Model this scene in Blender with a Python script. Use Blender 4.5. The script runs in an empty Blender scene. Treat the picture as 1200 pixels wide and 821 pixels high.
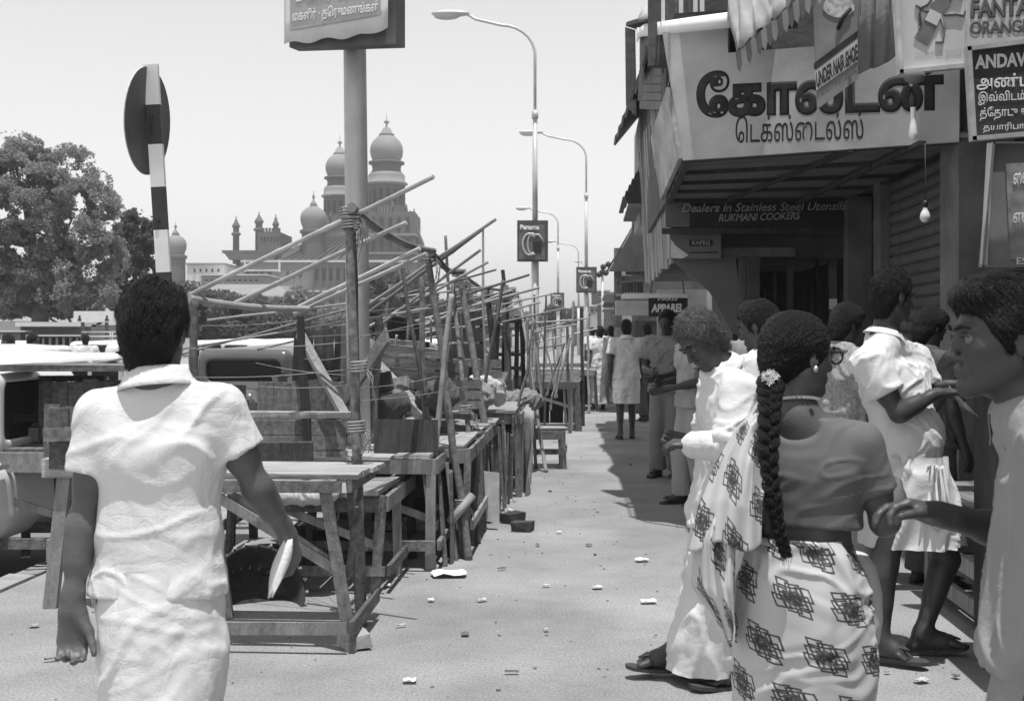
import bpy, math, random
import numpy as np
from mathutils import Vector, Matrix
random.seed(7); rng = np.random.default_rng(7)
S = bpy.context.scene
COL = S.collection
PI = math.pi
# ------------------------------------------------------------------ camera
EYE = 1.45; FPX = 1400.0; CX = 600.0; HY = 392.0
cam_d = bpy.data.cameras.new('camera'); cam = bpy.data.objects.new('camera', cam_d); COL.objects.link(cam)
cam.location = (0, 0, EYE); cam.rotation_euler = (PI/2, 0, 0)
cam_d.sensor_width = 36; cam_d.lens = FPX/1200*36; cam_d.shift_y = -18.5/1200
cam_d.clip_start = .05; cam_d.clip_end = 5000
cam_d.dof.use_dof = True; cam_d.dof.focus_distance = 6.5; cam_d.dof.aperture_fstop = 9
S.camera = cam
# ------------------------------------------------------------------ world, sun (black and white film: the sky is read as grey)
SUN_EL = math.radians(79.5); SUN_AZ = math.radians(164)   # azimuth clockwise from +Y (view direction)
W_ = bpy.data.worlds.new("World"); S.world = W_; W_.use_nodes = True
nt = W_.node_tree; bg = nt.nodes['Background']
sky = nt.nodes.new('ShaderNodeTexSky'); sky.sky_type = 'NISHITA'; sky.sun_disc = False
sky.sun_elevation = SUN_EL; sky.sun_rotation = SUN_AZ; sky.dust_density = 0; sky.air_density = 2.6; sky.ozone_density = 1
bw = nt.nodes.new('ShaderNodeRGBToBW'); nt.links.new(sky.outputs[0], bw.inputs[0]); nt.links.new(bw.outputs[0], bg.inputs[0])
bg.inputs[1].default_value = .135
sun_d = bpy.data.lights.new('sun', 'SUN'); sun = bpy.data.objects.new('sun', sun_d); COL.objects.link(sun)
sun_d.energy = 4.2; sun_d.angle = math.radians(.6)
sd = Vector((math.sin(SUN_AZ)*math.cos(SUN_EL), math.cos(SUN_AZ)*math.cos(SUN_EL), math.sin(SUN_EL)))
sun.rotation_euler = sd.to_track_quat('Z', 'Y').to_euler()
S.view_settings.view_transform = 'Standard'; S.view_settings.look = 'None'
S.view_settings.exposure = 0.22; S.view_settings.gamma = 1; S.view_settings.use_curve_mapping = False
S.render.engine = 'CYCLES'; S.cycles.max_bounces = 6; S.cycles.transparent_max_bounces = 8
S.cycles.use_adaptive_sampling = True; S.cycles.use_denoising = True
# ------------------------------------------------------------------ pixel helpers: a point of the place from where it shows and how far it is
def Wp(px, py, D): return Vector(((px-CX)/FPX*D, D, EYE-(py-HY)/FPX*D))
def Gp(px, py, z=0.0):
    D = FPX*(EYE-z)/(py-HY); return Vector(((px-CX)/FPX*D, D, z))
ST = math.atan(90/FPX)                                   # the street runs a little to the right of the view
Rv = Vector((math.cos(ST), -math.sin(ST), 0)); Sv = Vector((math.sin(ST), math.cos(ST), 0))
def RS(r, s, z=0.0): return Rv*r + Sv*s + Vector((0, 0, z))
# ------------------------------------------------------------------ objects
def tag(o, label=None, cat=None, group=None, kind=None):
    if label: o['label'] = label
    if cat: o['category'] = cat
    if group: o['group'] = group
    if kind: o['kind'] = kind
    return o
def thing(name, label, cat, loc=(0, 0, 0), rz=0.0, group=None):
    o = bpy.data.objects.new(name, None); COL.objects.link(o); o.empty_display_size = .1
    o.location = loc; o.rotation_euler = (0, 0, rz)
    return tag(o, label, cat, group)
def copy_tree(o, parent=None):
    c = o.copy(); COL.objects.link(c)
    if parent: c.parent = parent
    for ch in list(o.children): copy_tree(ch, c)
    return c
def mesh_obj(name, V, F, m, parent=None, smooth=False, loc=None):
    me = bpy.data.meshes.new(name)
    V = np.asarray(V, dtype=np.float32)
    if isinstance(F, np.ndarray):
        k = F.shape[1]
        me.vertices.add(len(V)); me.vertices.foreach_set('co', V.ravel())
        me.loops.add(F.size); me.loops.foreach_set('vertex_index', F.astype(np.int32).ravel())
        me.polygons.add(len(F)); me.polygons.foreach_set('loop_start', np.arange(0, F.size, k, dtype=np.int32))
        me.update(calc_edges=True)
    else:
        me.from_pydata([tuple(v) for v in V.tolist()], [], F)
    if smooth: me.polygons.foreach_set('use_smooth', np.ones(len(me.polygons), dtype=bool))
    if m: me.materials.append(m)
    me.update()
    o = bpy.data.objects.new(name, me); COL.objects.link(o)
    if parent: o.parent = parent
    if loc is not None: o.location = loc
    return o
class MB:
    def __init__(s): s.v = []; s.f = []; s.sm = []
    def _add(s, V, F, sm=False):
        n = len(s.v); s.v += [tuple(v) for v in V]
        for f in F: s.f.append(tuple(i+n for i in f)); s.sm.append(sm)
        return s
    def box(s, c, d, M=None, jit=0):
        hx, hy, hz = d[0]/2, d[1]/2, d[2]/2; c = Vector(c); V = []
        for z in (-hz, hz):
            for y in (-hy, hy):
                for x in (-hx, hx):
                    p = Vector((x, y, z))
                    if jit: p += Vector((random.uniform(-jit, jit), random.uniform(-jit, jit), random.uniform(-jit, jit)))
                    V.append(c+(M @ p if M else p))
        return s._add(V, [(0, 2, 3, 1), (4, 5, 7, 6), (0, 1, 5, 4), (2, 6, 7, 3), (0, 4, 6, 2), (1, 3, 7, 5)])
    def beam(s, a, b, w, t, up=(0, 0, 1), jit=0):
        """w across (sideways), t along up"""
        a, b = Vector(a), Vector(b); d = b-a; L = d.length; d.normalize(); up = Vector(up)
        if abs(d.dot(up)) > .95: up = Vector((0, 1, 0)) if abs(d.y) < .9 else Vector((1, 0, 0))
        x = d.cross(up).normalized(); u = x.cross(d).normalized()
        M = Matrix((x, d, u)).transposed()
        return s.box((a+b)/2, (w, L, t), M, jit)
    def tube(s, P, R, n=8, cap=True, sm=True):
        P = [Vector(p) for p in P]
        if not hasattr(R, '__len__'): R = [R]*len(P)
        V = []; x = None
        for i, p in enumerate(P):
            d = (P[min(i+1, len(P)-1)]-P[max(i-1, 0)]).normalized()
            if x is None: x = d.orthogonal().normalized()
            else: x = (x-d*x.dot(d)).normalized()
            y = d.cross(x)
            for k in range(n):
                a = 2*PI*k/n; V.append(p+(x*math.cos(a)+y*math.sin(a))*R[i])
        F = []
        for i in range(len(P)-1):
            for k in range(n):
                F.append((i*n+k, i*n+(k+1) % n, (i+1)*n+(k+1) % n, (i+1)*n+k))
        s._add(V, F, sm)
        if cap:
            nb = len(s.v)-len(V)
            s.f.append(tuple(nb+k for k in range(n))[::-1]); s.sm.append(False)
            s.f.append(tuple(nb+(len(P)-1)*n+k for k in range(n))); s.sm.append(False)
        return s
    def lathe(s, prof, c=(0, 0, 0), n=16, sm=True, a0=0.0):
        c = Vector(c); V = []; F = []
        for r, z in prof:
            for k in range(n):
                a = a0+2*PI*k/n; V.append(c+Vector((r*math.cos(a), r*math.sin(a), z)))
        for i in range(len(prof)-1):
            for k in range(n): F.append((i*n+k, i*n+(k+1) % n, (i+1)*n+(k+1) % n, (i+1)*n+k))
        F.append(tuple(range(n))[::-1]); F.append(tuple((len(prof)-1)*n+k for k in range(n)))
        return s._add(V, F, sm)
    def prism(s, poly, a, b=None):
        """poly: list of 3-D points, extruded by vector a"""
        a = Vector(a); n = len(poly); P = [Vector(p) for p in poly]
        V = P+[p+a for p in P]
        F = [tuple(range(n))[::-1], tuple(range(n, 2*n))]+[(i, (i+1) % n, n+(i+1) % n, n+i) for i in range(n)]
        return s._add(V, F)
    def quad(s, *P, sm=False): return s._add(P, [tuple(range(len(P)))], sm)
    def sheet(s, G, th=0.0, sm=True):
        """grid of points [i][j]; th gives it thickness"""
        ni, nj = len(G), len(G[0]); A = np.array([[list(p) for p in row] for row in G], dtype=float)
        gi = np.gradient(A, axis=0); gj = np.gradient(A, axis=1); N = np.cross(gi, gj); N /= (np.linalg.norm(N, axis=2, keepdims=True)+1e-9)
        V = list(A.reshape(-1, 3)); F = [(i*nj+j, i*nj+j+1, (i+1)*nj+j+1, (i+1)*nj+j) for i in range(ni-1) for j in range(nj-1)]
        if th:
            o = ni*nj; V += list((A-N*th).reshape(-1, 3)); F += [tuple(o+q for q in f)[::-1] for f in F]
            e = [(0*nj+j, 0*nj+j+1) for j in range(nj-1)]+[((ni-1)*nj+j+1, (ni-1)*nj+j) for j in range(nj-1)]
            e += [((i+1)*nj, i*nj) for i in range(ni-1)]+[(i*nj+nj-1, (i+1)*nj+nj-1) for i in range(ni-1)]
            F += [(b, a, a+o, b+o) for a, b in e]
        return s._add(V, F, sm)
    def build(s, name, m, parent=None, loc=None):
        me = bpy.data.meshes.new(name); me.from_pydata(s.v, [], s.f)
        me.polygons.foreach_set('use_smooth', s.sm)
        if m: me.materials.append(m)
        me.update()
        o = bpy.data.objects.new(name, me); COL.objects.link(o)
        if parent: o.parent = parent
        if loc is not None: o.location = loc
        return o
# ------------------------------------------------------------------ materials
MATS = {}
def mat(name, v, rough=.8, var=.15, scale=6.0, bump=.0, bscale=40.0, stretch=(1, 1, 1), metal=0.0, rnd=0.0, spots=0.0, spec=.5, coords='Object', detail=6):
    if name in MATS: return MATS[name]
    m = bpy.data.materials.new(name); m.use_nodes = True; n = m.node_tree.nodes; l = m.node_tree.links
    b = n['Principled BSDF']; b.inputs['Roughness'].default_value = rough; b.inputs['Metallic'].default_value = metal
    b.inputs['Specular IOR Level'].default_value = spec
    tc = n.new('ShaderNodeTexCoord'); mp = n.new('ShaderNodeMapping'); mp.inputs['Scale'].default_value = stretch
    l.new(tc.outputs[coords], mp.inputs[0])
    nz = n.new('ShaderNodeTexNoise'); nz.inputs['Scale'].default_value = scale; nz.inputs['Detail'].default_value = detail; nz.inputs['Roughness'].default_value = .6
    l.new(mp.outputs[0], nz.inputs['Vector'])
    mr = n.new('ShaderNodeMapRange'); mr.inputs['From Min'].default_value = .3; mr.inputs['From Max'].default_value = .7
    mr.inputs['To Min'].default_value = 1-var; mr.inputs['To Max'].default_value = 1+var; l.new(nz.outputs[0], mr.inputs['Value'])
    val = mr.outputs[0]
    if rnd:
        oi = n.new('ShaderNodeObjectInfo'); m2 = n.new('ShaderNodeMapRange'); m2.inputs['To Min'].default_value = 1-rnd; m2.inputs['To Max'].default_value = 1+rnd
        l.new(oi.outputs['Random'], m2.inputs['Value']); mu = n.new('ShaderNodeMath'); mu.operation = 'MULTIPLY'; l.new(val, mu.inputs[0]); l.new(m2.outputs[0], mu.inputs[1]); val = mu.outputs[0]
    if spots:
        n3 = n.new('ShaderNodeTexNoise'); n3.inputs['Scale'].default_value = scale*.35; n3.inputs['Detail'].default_value = 8; n3.inputs['Roughness'].default_value = .7
        l.new(mp.outputs[0], n3.inputs['Vector'])
        m3 = n.new('ShaderNodeMapRange'); m3.inputs['From Min'].default_value = .45; m3.inputs['From Max'].default_value = .65; m3.inputs['To Min'].default_value = 1; m3.inputs['To Max'].default_value = 1-spots
        l.new(n3.outputs[0], m3.inputs['Value']); mu = n.new('ShaderNodeMath'); mu.operation = 'MULTIPLY'; l.new(val, mu.inputs[0]); l.new(m3.outputs[0], mu.inputs[1]); val = mu.outputs[0]
    mv = n.new('ShaderNodeMath'); mv.operation = 'MULTIPLY'; mv.inputs[1].default_value = v; l.new(val, mv.inputs[0])
    l.new(mv.outputs[0], b.inputs['Base Color'])
    if bump:
        nb = n.new('ShaderNodeTexNoise'); nb.inputs['Scale'].default_value = bscale; nb.inputs['Detail'].default_value = 4; l.new(mp.outputs[0], nb.inputs['Vector'])
        bp = n.new('ShaderNodeBump'); bp.inputs['Strength'].default_value = bump; bp.inputs['Distance'].default_value = .02
        l.new(nb.outputs[0], bp.inputs['Height']); l.new(bp.outputs[0], b.inputs['Normal'])
    m['b'] = 1; MATS[name] = m
    return m
wood = mat('wood_weathered', .16, .85, .45, 5, .5, 30, (6, 1, 6), rnd=.35, spots=.35)
wood_x = mat('wood_weathered_b', .17, .85, .45, 5, .5, 30, (1, 6, 6), rnd=.3, spots=.35)
wood_pale = mat('wood_pale', .28, .85, .3, 4, .4, 30, (5, 5, 1), rnd=.25, spots=.3)
wood_top = mat('wood_bleached', .38, .85, .3, 5, .5, 25, (1, 7, 7), rnd=.2, spots=.35)
wood_dark = mat('wood_dark', .05, .8, .4, 5, .4, 30, (5, 5, 1), rnd=.3)
bamboo_m = mat('bamboo', .36, .6, .3, 3, .3, 20, (1, 1, 1), rnd=.3, spots=.3)
bamboo_d = mat('bamboo_dark', .14, .7, .4, 3, .3, 20, rnd=.35)
rope_m = mat('coir_rope', .28, .9, .3, 30)
string_m = mat('string', .32, .9, .1, 5)
black_m = mat('black_paint', .02, .5, .2, 5)
white_p = mat('white_paint', .75, .5, .06, 4, spots=.15)
print('core ok')
# ------------------------------------------------------------------ smooth-blended bodies: implicit field -> surface nets
def _h(ix, iy, iz, seed):
    n = (ix*374761393+iy*668265263+iz*2147483647+seed*974634777) & 0x7fffffff
    n = ((n ^ (n >> 13))*1274126177) & 0x7fffffff
    return ((n ^ (n >> 16)) & 0xffff)/65535.0
def vnoise(P, seed=0):
    P = np.asarray(P, dtype=np.float64); I = np.floor(P).astype(np.int64); f = P-I; f = f*f*(3-2*f); r = 0
    for dx in (0, 1):
        for dy in (0, 1):
            for dz in (0, 1):
                w = (f[:, 0] if dx else 1-f[:, 0])*(f[:, 1] if dy else 1-f[:, 1])*(f[:, 2] if dz else 1-f[:, 2])
                r = r+w*_h(I[:, 0]+dx, I[:, 1]+dy, I[:, 2]+dz, seed)
    return r*2-1
def v3(a): return np.array([a[0], a[1], a[2]], dtype=np.float32)
class Field:
    def __init__(s): s.p = []
    def cap(s, a, b, ra, rb=None, k=.02, flat=None, fk=1.0, clip=None, neg=False):
        s.p.append(('c', v3(a), v3(b), ra, ra if rb is None else rb, k, None if flat is None else v3(Vector(flat).normalized()), fk, clip, neg)); return s
    def ell(s, c, r, axes=None, k=.02, clip=None, neg=False):
        s.p.append(('e', v3(c), v3(r), np.eye(3, dtype=np.float32) if axes is None else np.array([list(x) for x in axes], dtype=np.float32), None, k, None, 1, clip, neg)); return s
    def rbox(s, c, hf, r=.05, axes=None, k=.02, clip=None, neg=False):
        s.p.append(('b', v3(c), v3(hf), np.eye(3, dtype=np.float32) if axes is None else np.array([list(x) for x in axes], dtype=np.float32), r, k, None, 1, clip, neg)); return s
    def ev(s, p, X, Y, Z):
        if p[0] == 'c':
            _, a, b, ra, rb, k, fl, fk, clip, neg = p
            Q = np.stack([X-a[0], Y-a[1], Z-a[2]], -1); B = b-a
            if fl is not None:
                Q = Q+(Q@fl)[..., None]*fl*(fk-1); B = B+(B@fl)*fl*(fk-1)
            L2 = float(B@B)+1e-9; t = np.clip((Q@B)/L2, 0, 1)
            d = np.linalg.norm(Q-t[..., None]*B, axis=-1)-(ra+(rb-ra)*t)
            if fl is not None: d = d/(1+(fk-1)*.5)
        elif p[0] == 'b':
            _, c, hf, A, r, k, _, _, clip, neg = p
            Q = np.abs(np.stack([X-c[0], Y-c[1], Z-c[2]], -1)@A.T)-(hf-r)
            d = np.linalg.norm(np.maximum(Q, 0), axis=-1)+np.minimum(Q.max(-1), 0)-r
        else:
            _, c, r, A, _, k, _, _, clip, neg = p
            Q = np.stack([X-c[0], Y-c[1], Z-c[2]], -1)@A.T
            k0 = np.linalg.norm(Q/r, axis=-1); k1 = np.linalg.norm(Q/(r*r), axis=-1)+1e-9
            d = k0*(k0-1)/k1
        if clip:
            for (pt, nn) in clip:
                nn = v3(Vector(nn).normalized()); d = np.maximum(d, (X-pt[0])*nn[0]+(Y-pt[1])*nn[1]+(Z-pt[2])*nn[2])
        return d
    def bounds(s, p):
        if p[0] == 'c':
            r = max(p[3], p[4]); return np.minimum(p[1], p[2])-r, np.maximum(p[1], p[2])+r
        if p[0] == 'b': r = np.abs(p[3].T)@p[2]; return p[1]-r, p[1]+r
        r = float(p[2].max()); return p[1]-r, p[1]+r
    def mesh(s, h=.006, clips=(), shell=None):
        bs = [s.bounds(p) for p in s.p if not p[-1]]
        lo = np.min([b[0] for b in bs], axis=0)-3*h; hi = np.max([b[1] for b in bs], axis=0)+3*h
        n = np.ceil((hi-lo)/h).astype(int)+1
        F = np.full(tuple(n), .1, dtype=np.float32)
        ax = [lo[i]+np.arange(n[i], dtype=np.float32)*h for i in range(3)]
        for p in s.p:
            k = max(p[5], 1e-4); a, b = s.bounds(p); m = k+2*h
            i0 = np.clip(np.floor((a-m-lo)/h).astype(int), 0, n-1); i1 = np.clip(np.ceil((b+m-lo)/h).astype(int)+1, 1, n)
            if (i1 <= i0).any(): continue
            sl = tuple(slice(i0[q], i1[q]) for q in range(3))
            X, Y, Z = np.meshgrid(ax[0][sl[0]], ax[1][sl[1]], ax[2][sl[2]], indexing='ij')
            d = s.ev(p, X, Y, Z); G = F[sl]
            if p[-1]:
                hh = np.maximum(k-np.abs(G+d), 0)/k; F[sl] = np.maximum(G, -d)+hh*hh*k*.25
            else:
                hh = np.maximum(k-np.abs(G-d), 0)/k; F[sl] = np.minimum(G, d)-hh*hh*k*.25
        for (pt, nn) in clips:
            nn = v3(Vector(nn).normalized())
            X, Y, Z = np.meshgrid(*ax, indexing='ij'); F = np.maximum(F, (X-pt[0])*nn[0]+(Y-pt[1])*nn[1]+(Z-pt[2])*nn[2])
        return nets(F, lo, h)
def nets(F, lo, h):
    ins = F < 0; nx, ny, nz = F.shape
    c = ins[:-1, :-1, :-1].astype(np.int8)
    cnt = np.zeros((nx-1, ny-1, nz-1), dtype=np.int8)
    offs = [(i, j, k) for i in (0, 1) for j in (0, 1) for k in (0, 1)]
    for (i, j, k) in offs: cnt += ins[i:nx-1+i, j:ny-1+j, k:nz-1+k]
    act = (cnt > 0) & (cnt < 8); idx = np.argwhere(act); N = len(idx)
    vid = np.full(act.shape, -1, dtype=np.int32); vid[act] = np.arange(N)
    vals = np.stack([F[idx[:, 0]+i, idx[:, 1]+j, idx[:, 2]+k] for (i, j, k) in offs], 1)
    P = np.zeros((N, 3)); C = np.zeros(N)
    O = np.array(offs, dtype=float)
    for a in range(8):
        for b in range(a+1, 8):
            if np.abs(O[a]-O[b]).sum() != 1: continue
            va, vb = vals[:, a], vals[:, b]; m = (va < 0) != (vb < 0)
            t = va[m]/(va[m]-vb[m]); P[m] += O[a]+(O[b]-O[a])*t[:, None]; C[m] += 1
    P = P/C[:, None]+idx; V = lo+P*h
    Q = []
    # x edges
    a, b = ins[:-1, 1:-1, 1:-1], ins[1:, 1:-1, 1:-1]; e = np.argwhere(a != b)
    if len(e):
        i, j, k = e[:, 0], e[:, 1]+1, e[:, 2]+1; q = np.stack([vid[i, j-1, k-1], vid[i, j, k-1], vid[i, j, k], vid[i, j-1, k]], 1)
        f = ins[i, j, k]; q[~f] = q[~f][:, ::-1]; Q.append(q)
    a, b = ins[1:-1, :-1, 1:-1], ins[1:-1, 1:, 1:-1]; e = np.argwhere(a != b)
    if len(e):
        i, j, k = e[:, 0]+1, e[:, 1], e[:, 2]+1; q = np.stack([vid[i-1, j, k-1], vid[i-1, j, k], vid[i, j, k], vid[i, j, k-1]], 1)
        f = ins[i, j, k]; q[~f] = q[~f][:, ::-1]; Q.append(q)
    a, b = ins[1:-1, 1:-1, :-1], ins[1:-1, 1:-1, 1:]; e = np.argwhere(a != b)
    if len(e):
        i, j, k = e[:, 0]+1, e[:, 1]+1, e[:, 2]; q = np.stack([vid[i-1, j-1, k], vid[i, j-1, k], vid[i, j, k], vid[i-1, j, k]], 1)
        f = ins[i, j, k]; q[~f] = q[~f][:, ::-1]; Q.append(q)
    Q = np.concatenate(Q); Q = Q[(Q >= 0).all(1)]
    return V.astype(np.float32), Q.astype(np.int32)
def vnormals(V, F):
    n = np.cross(V[F[:, 2]]-V[F[:, 0]], V[F[:, 3]]-V[F[:, 1]]) if F.shape[1] == 4 else np.cross(V[F[:, 1]]-V[F[:, 0]], V[F[:, 2]]-V[F[:, 0]])
    N = np.zeros_like(V)
    for k in range(F.shape[1]): np.add.at(N, F[:, k], n)
    return N/(np.linalg.norm(N, axis=1, keepdims=True)+1e-12)
def smooth_mesh(V, F, it=1):
    for _ in range(it):
        A = np.zeros_like(V); C = np.zeros(len(V), dtype=np.float32)
        for k in range(F.shape[1]):
            a, b = F[:, k], F[:, (k+1) % F.shape[1]]
            np.add.at(A, a, V[b]); np.add.at(C, a, 1); np.add.at(A, b, V[a]); np.add.at(C, b, 1)
        V = V*.5+.5*A/C[:, None]
    return V
def folds(V, amp, dirs, seed=0, warp=.06):
    """cloth folds: ridged noise stretched along given directions; dirs = [(dir, wavelength across, length along, weight)]"""
    w = np.stack([vnoise(V*7+11, seed+1), vnoise(V*7+37, seed+2), vnoise(V*7+71, seed+3)], 1)*warp
    P = V+w; d = np.zeros(len(V))
    for q, (dr, wl, ln, wt) in enumerate(dirs):
        u = np.array(dr, dtype=float); u /= np.linalg.norm(u)
        al = P@u; perp = P-al[:, None]*u
        n = vnoise(perp/wl+(al/ln)[:, None]*u+q*17.3, seed+5+q)
        r = 1.25*np.exp(-(n/.20)**2)-.35+.45*(1-np.abs(vnoise(P*2.6+q*5, seed+31+q))*2)
        msk = np.clip(vnoise(P*3.1+q*9, seed+9+q)*1.2+.55, 0, 1)
        d += wt*r*msk
    return d*amp
# ------------------------------------------------------------------ people
def cloth_mat(name, v, rough=.9, weave=.15, var=.05, rnd=0.0, spots=0.0):
    m = mat(name, v, rough, var, 3.0, weave, 260, spots=spots, rnd=rnd, spec=.2); m.node_tree.nodes['Principled BSDF'].inputs['Sheen Weight'].default_value = .1
    if 'cr' in m: return m
    m['cr'] = 1; n = m.node_tree.nodes; l = m.node_tree.links; b = n['Principled BSDF']; bp0 = b.inputs['Normal'].links[0].from_node
    tc = n.new('ShaderNodeTexCoord'); hs = []
    for st, sc in (((1, 1, .35), 16), ((.5, 1, 1.2), 10)):
        mp = n.new('ShaderNodeMapping'); mp.inputs['Scale'].default_value = st; mp.inputs['Rotation'].default_value = (.3, .7, .2); l.new(tc.outputs['Object'], mp.inputs[0]); z = n.new('ShaderNodeTexNoise'); z.inputs['Scale'].default_value = sc; z.inputs['Detail'].default_value = 3; z.inputs['Distortion'].default_value = .6; l.new(mp.outputs[0], z.inputs['Vector'])
        q = n.new('ShaderNodeMath'); q.operation = 'SUBTRACT'; l.new(z.outputs[0], q.inputs[0]); q.inputs[1].default_value = .5; q2 = n.new('ShaderNodeMath'); q2.operation = 'ABSOLUTE'; l.new(q.outputs[0], q2.inputs[0]); q3 = n.new('ShaderNodeMath'); q3.operation = 'POWER'; q3.inputs[1].default_value = .6; l.new(q2.outputs[0], q3.inputs[0]); hs.append(q3.outputs[0])
    ad = n.new('ShaderNodeMath'); ad.operation = 'ADD'; l.new(hs[0], ad.inputs[0]); l.new(hs[1], ad.inputs[1]); bp = n.new('ShaderNodeBump'); bp.inputs['Strength'].default_value = .28; bp.inputs['Distance'].default_value = .012; l.new(ad.outputs[0], bp.inputs['Height']); l.new(bp0.outputs[0], bp.inputs['Normal']); l.new(bp.outputs[0], b.inputs['Normal'])
    return m
skin = mat('skin_brown_shaded', .05, .48, .20, 9, .08, 120, spec=.5)  # darkened so that the shade on youth, stout man and others sits in the colour
skin_l = mat('skin_brown_light', .095, .5, .20, 9, .08, 120, spec=.5)
sole_m = mat('rubber_sole', .05, .7, .2, 20)
hair_m = mat('hair_black', .008, .48, .5, 60, .8, 90, (3, 3, 1), spec=.3)
hair_g = mat('hair_greying', .09, .5, .5, 60, .8, 90, (3, 3, 1), spec=.5)
cl_white = cloth_mat('white_cotton', .66); cl_white2 = cloth_mat('white_cotton_thin', .60, spots=.05)
cl_grey = cloth_mat('grey_cotton', .24); cl_blouse = mat('blouse_cotton', .13, .8, .08, 5, .06, 300, spec=.3); cl_dim = cloth_mat('dim_cotton', .5, rnd=.2)
cl_dark = cloth_mat('dark_cotton', .09); cl_mid = cloth_mat('beige_cotton', .42)
def lerp(a, b, t): return a+(b-a)*t
def hand(F, w, d, n, t, curl=.35, s=1.0, spread=.0, thumb=.5):
    """wrist w, finger direction d, palm normal n, thumb side t"""
    d = d.normalized(); n = (n-d*n.dot(d)).normalized(); t = (t-d*t.dot(d)-n*t.dot(n)).normalized()
    F.cap(w-d*.03*s, w+d*.015*s, .024*s, .026*s, k=.02, flat=n, fk=1.35)
    offs = (.0285, .0095, -.0095, -.0275); lens = (.072, .082, .075, .058)
    for o, L in zip(offs, lens):
        kn = w+d*(.088-abs(o)*.22)*s+t*o*s
        F.cap(w+t*o*.55*s+d*.01*s, kn, .0155*s, .0125*s, k=.014)
        a = 0; p = kn; c = curl*random.uniform(.85, 1.25)
        for q, fr in enumerate((.45, .3, .25)):
            a += c*(.8 if q == 0 else 1.0)
            dd = (d*math.cos(a)+n*math.sin(a)+t*o*(1.2+spread*8)).normalized()
            p2 = p+dd*L*fr*s; F.cap(p, p2, (.0100-.0008*q)*s, (.0094-.0009*q)*s, k=.0035); p = p2
    b = w+d*.02*s+t*.02*s+n*.006*s
    p = b
    for q, (L, r) in enumerate(((.045, .0145), (.034, .011), (.027, .0095))):
        a = thumb-.12*q
        dd = (d*math.cos(a)+t*math.sin(a)+n*(.25+.2*q*curl)).normalized(); p2 = p+dd*L*s; F.cap(p, p2, r*s, (r-.0015)*s, k=.012 if q == 0 else .004); p = p2
def head_prims(F, c, f, u, s=1.0, neckp=None, nose=1.0, chin=1.0):
    f = f.normalized(); u = (u-f*u.dot(f)).normalized(); l = f.cross(u).normalized(); A = (l, f, u)
    P = lambda a, b, d: c+l*a*s+f*b*s+u*d*s
    F.ell(P(0, -.012, .022), (.074*s, .094*s, .086*s), A, k=.02)
    F.ell(P(0, .028, -.035), (.057*s, .062*s, .085*s), A, k=.03)
    for q in (-1, 1):
        F.cap(P(.048*q, -.002, -.052), P(.014*q, .068, -.098), .018*s, .014*s, k=.022)      # jaw
        F.cap(P(.040*q, .060, -.022), P(.050*q, .028, -.012), .015*s, .013*s, k=.018)       # cheekbone
        F.cap(P(.012*q, .090, .020), P(.042*q, .074, .016), .0085*s, .0075*s, k=.010)       # brow
        F.ell(P(.031*q, .090, .000), (.016*s, .012*s, .011*s), A, k=.010, neg=True)
        F.ell(P(.031*q, .076, -.001), (.0125*s, .0125*s, .0125*s), A, k=.003)
        F.ell(P(.076*q, -.006, -.012), (.008*s, .017*s, .031*s), A, k=.005)                 # ear
        F.ell(P(.083*q, .000, -.008), (.005*s, .008*s, .015*s), A, k=.003, neg=True)
        F.cap(P(.010*q, .100, -.038), P(.014*q, .094, -.040), .0075*s, .006*s, k=.006)      # nostril wings
    F.cap(P(0, .088, .006), P(0, .110*nose, -.034), .0075*s, .0105*s, k=.010)              # nose
    F.cap(P(-.016, .090, -.060), P(.016, .090, -.060), .0062*s, k=.007); F.cap(P(-.014, .088, -.071), P(.014, .088, -.071), .0072*s, k=.006)
    F.ell(P(0, .104, -.0655), (.024*s, .006*s, .0016*s), A, k=.003, neg=True)
    F.cap(P(0, .078, -.102*chin), P(0, .080, -.100*chin), .017*s, k=.018)
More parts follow.
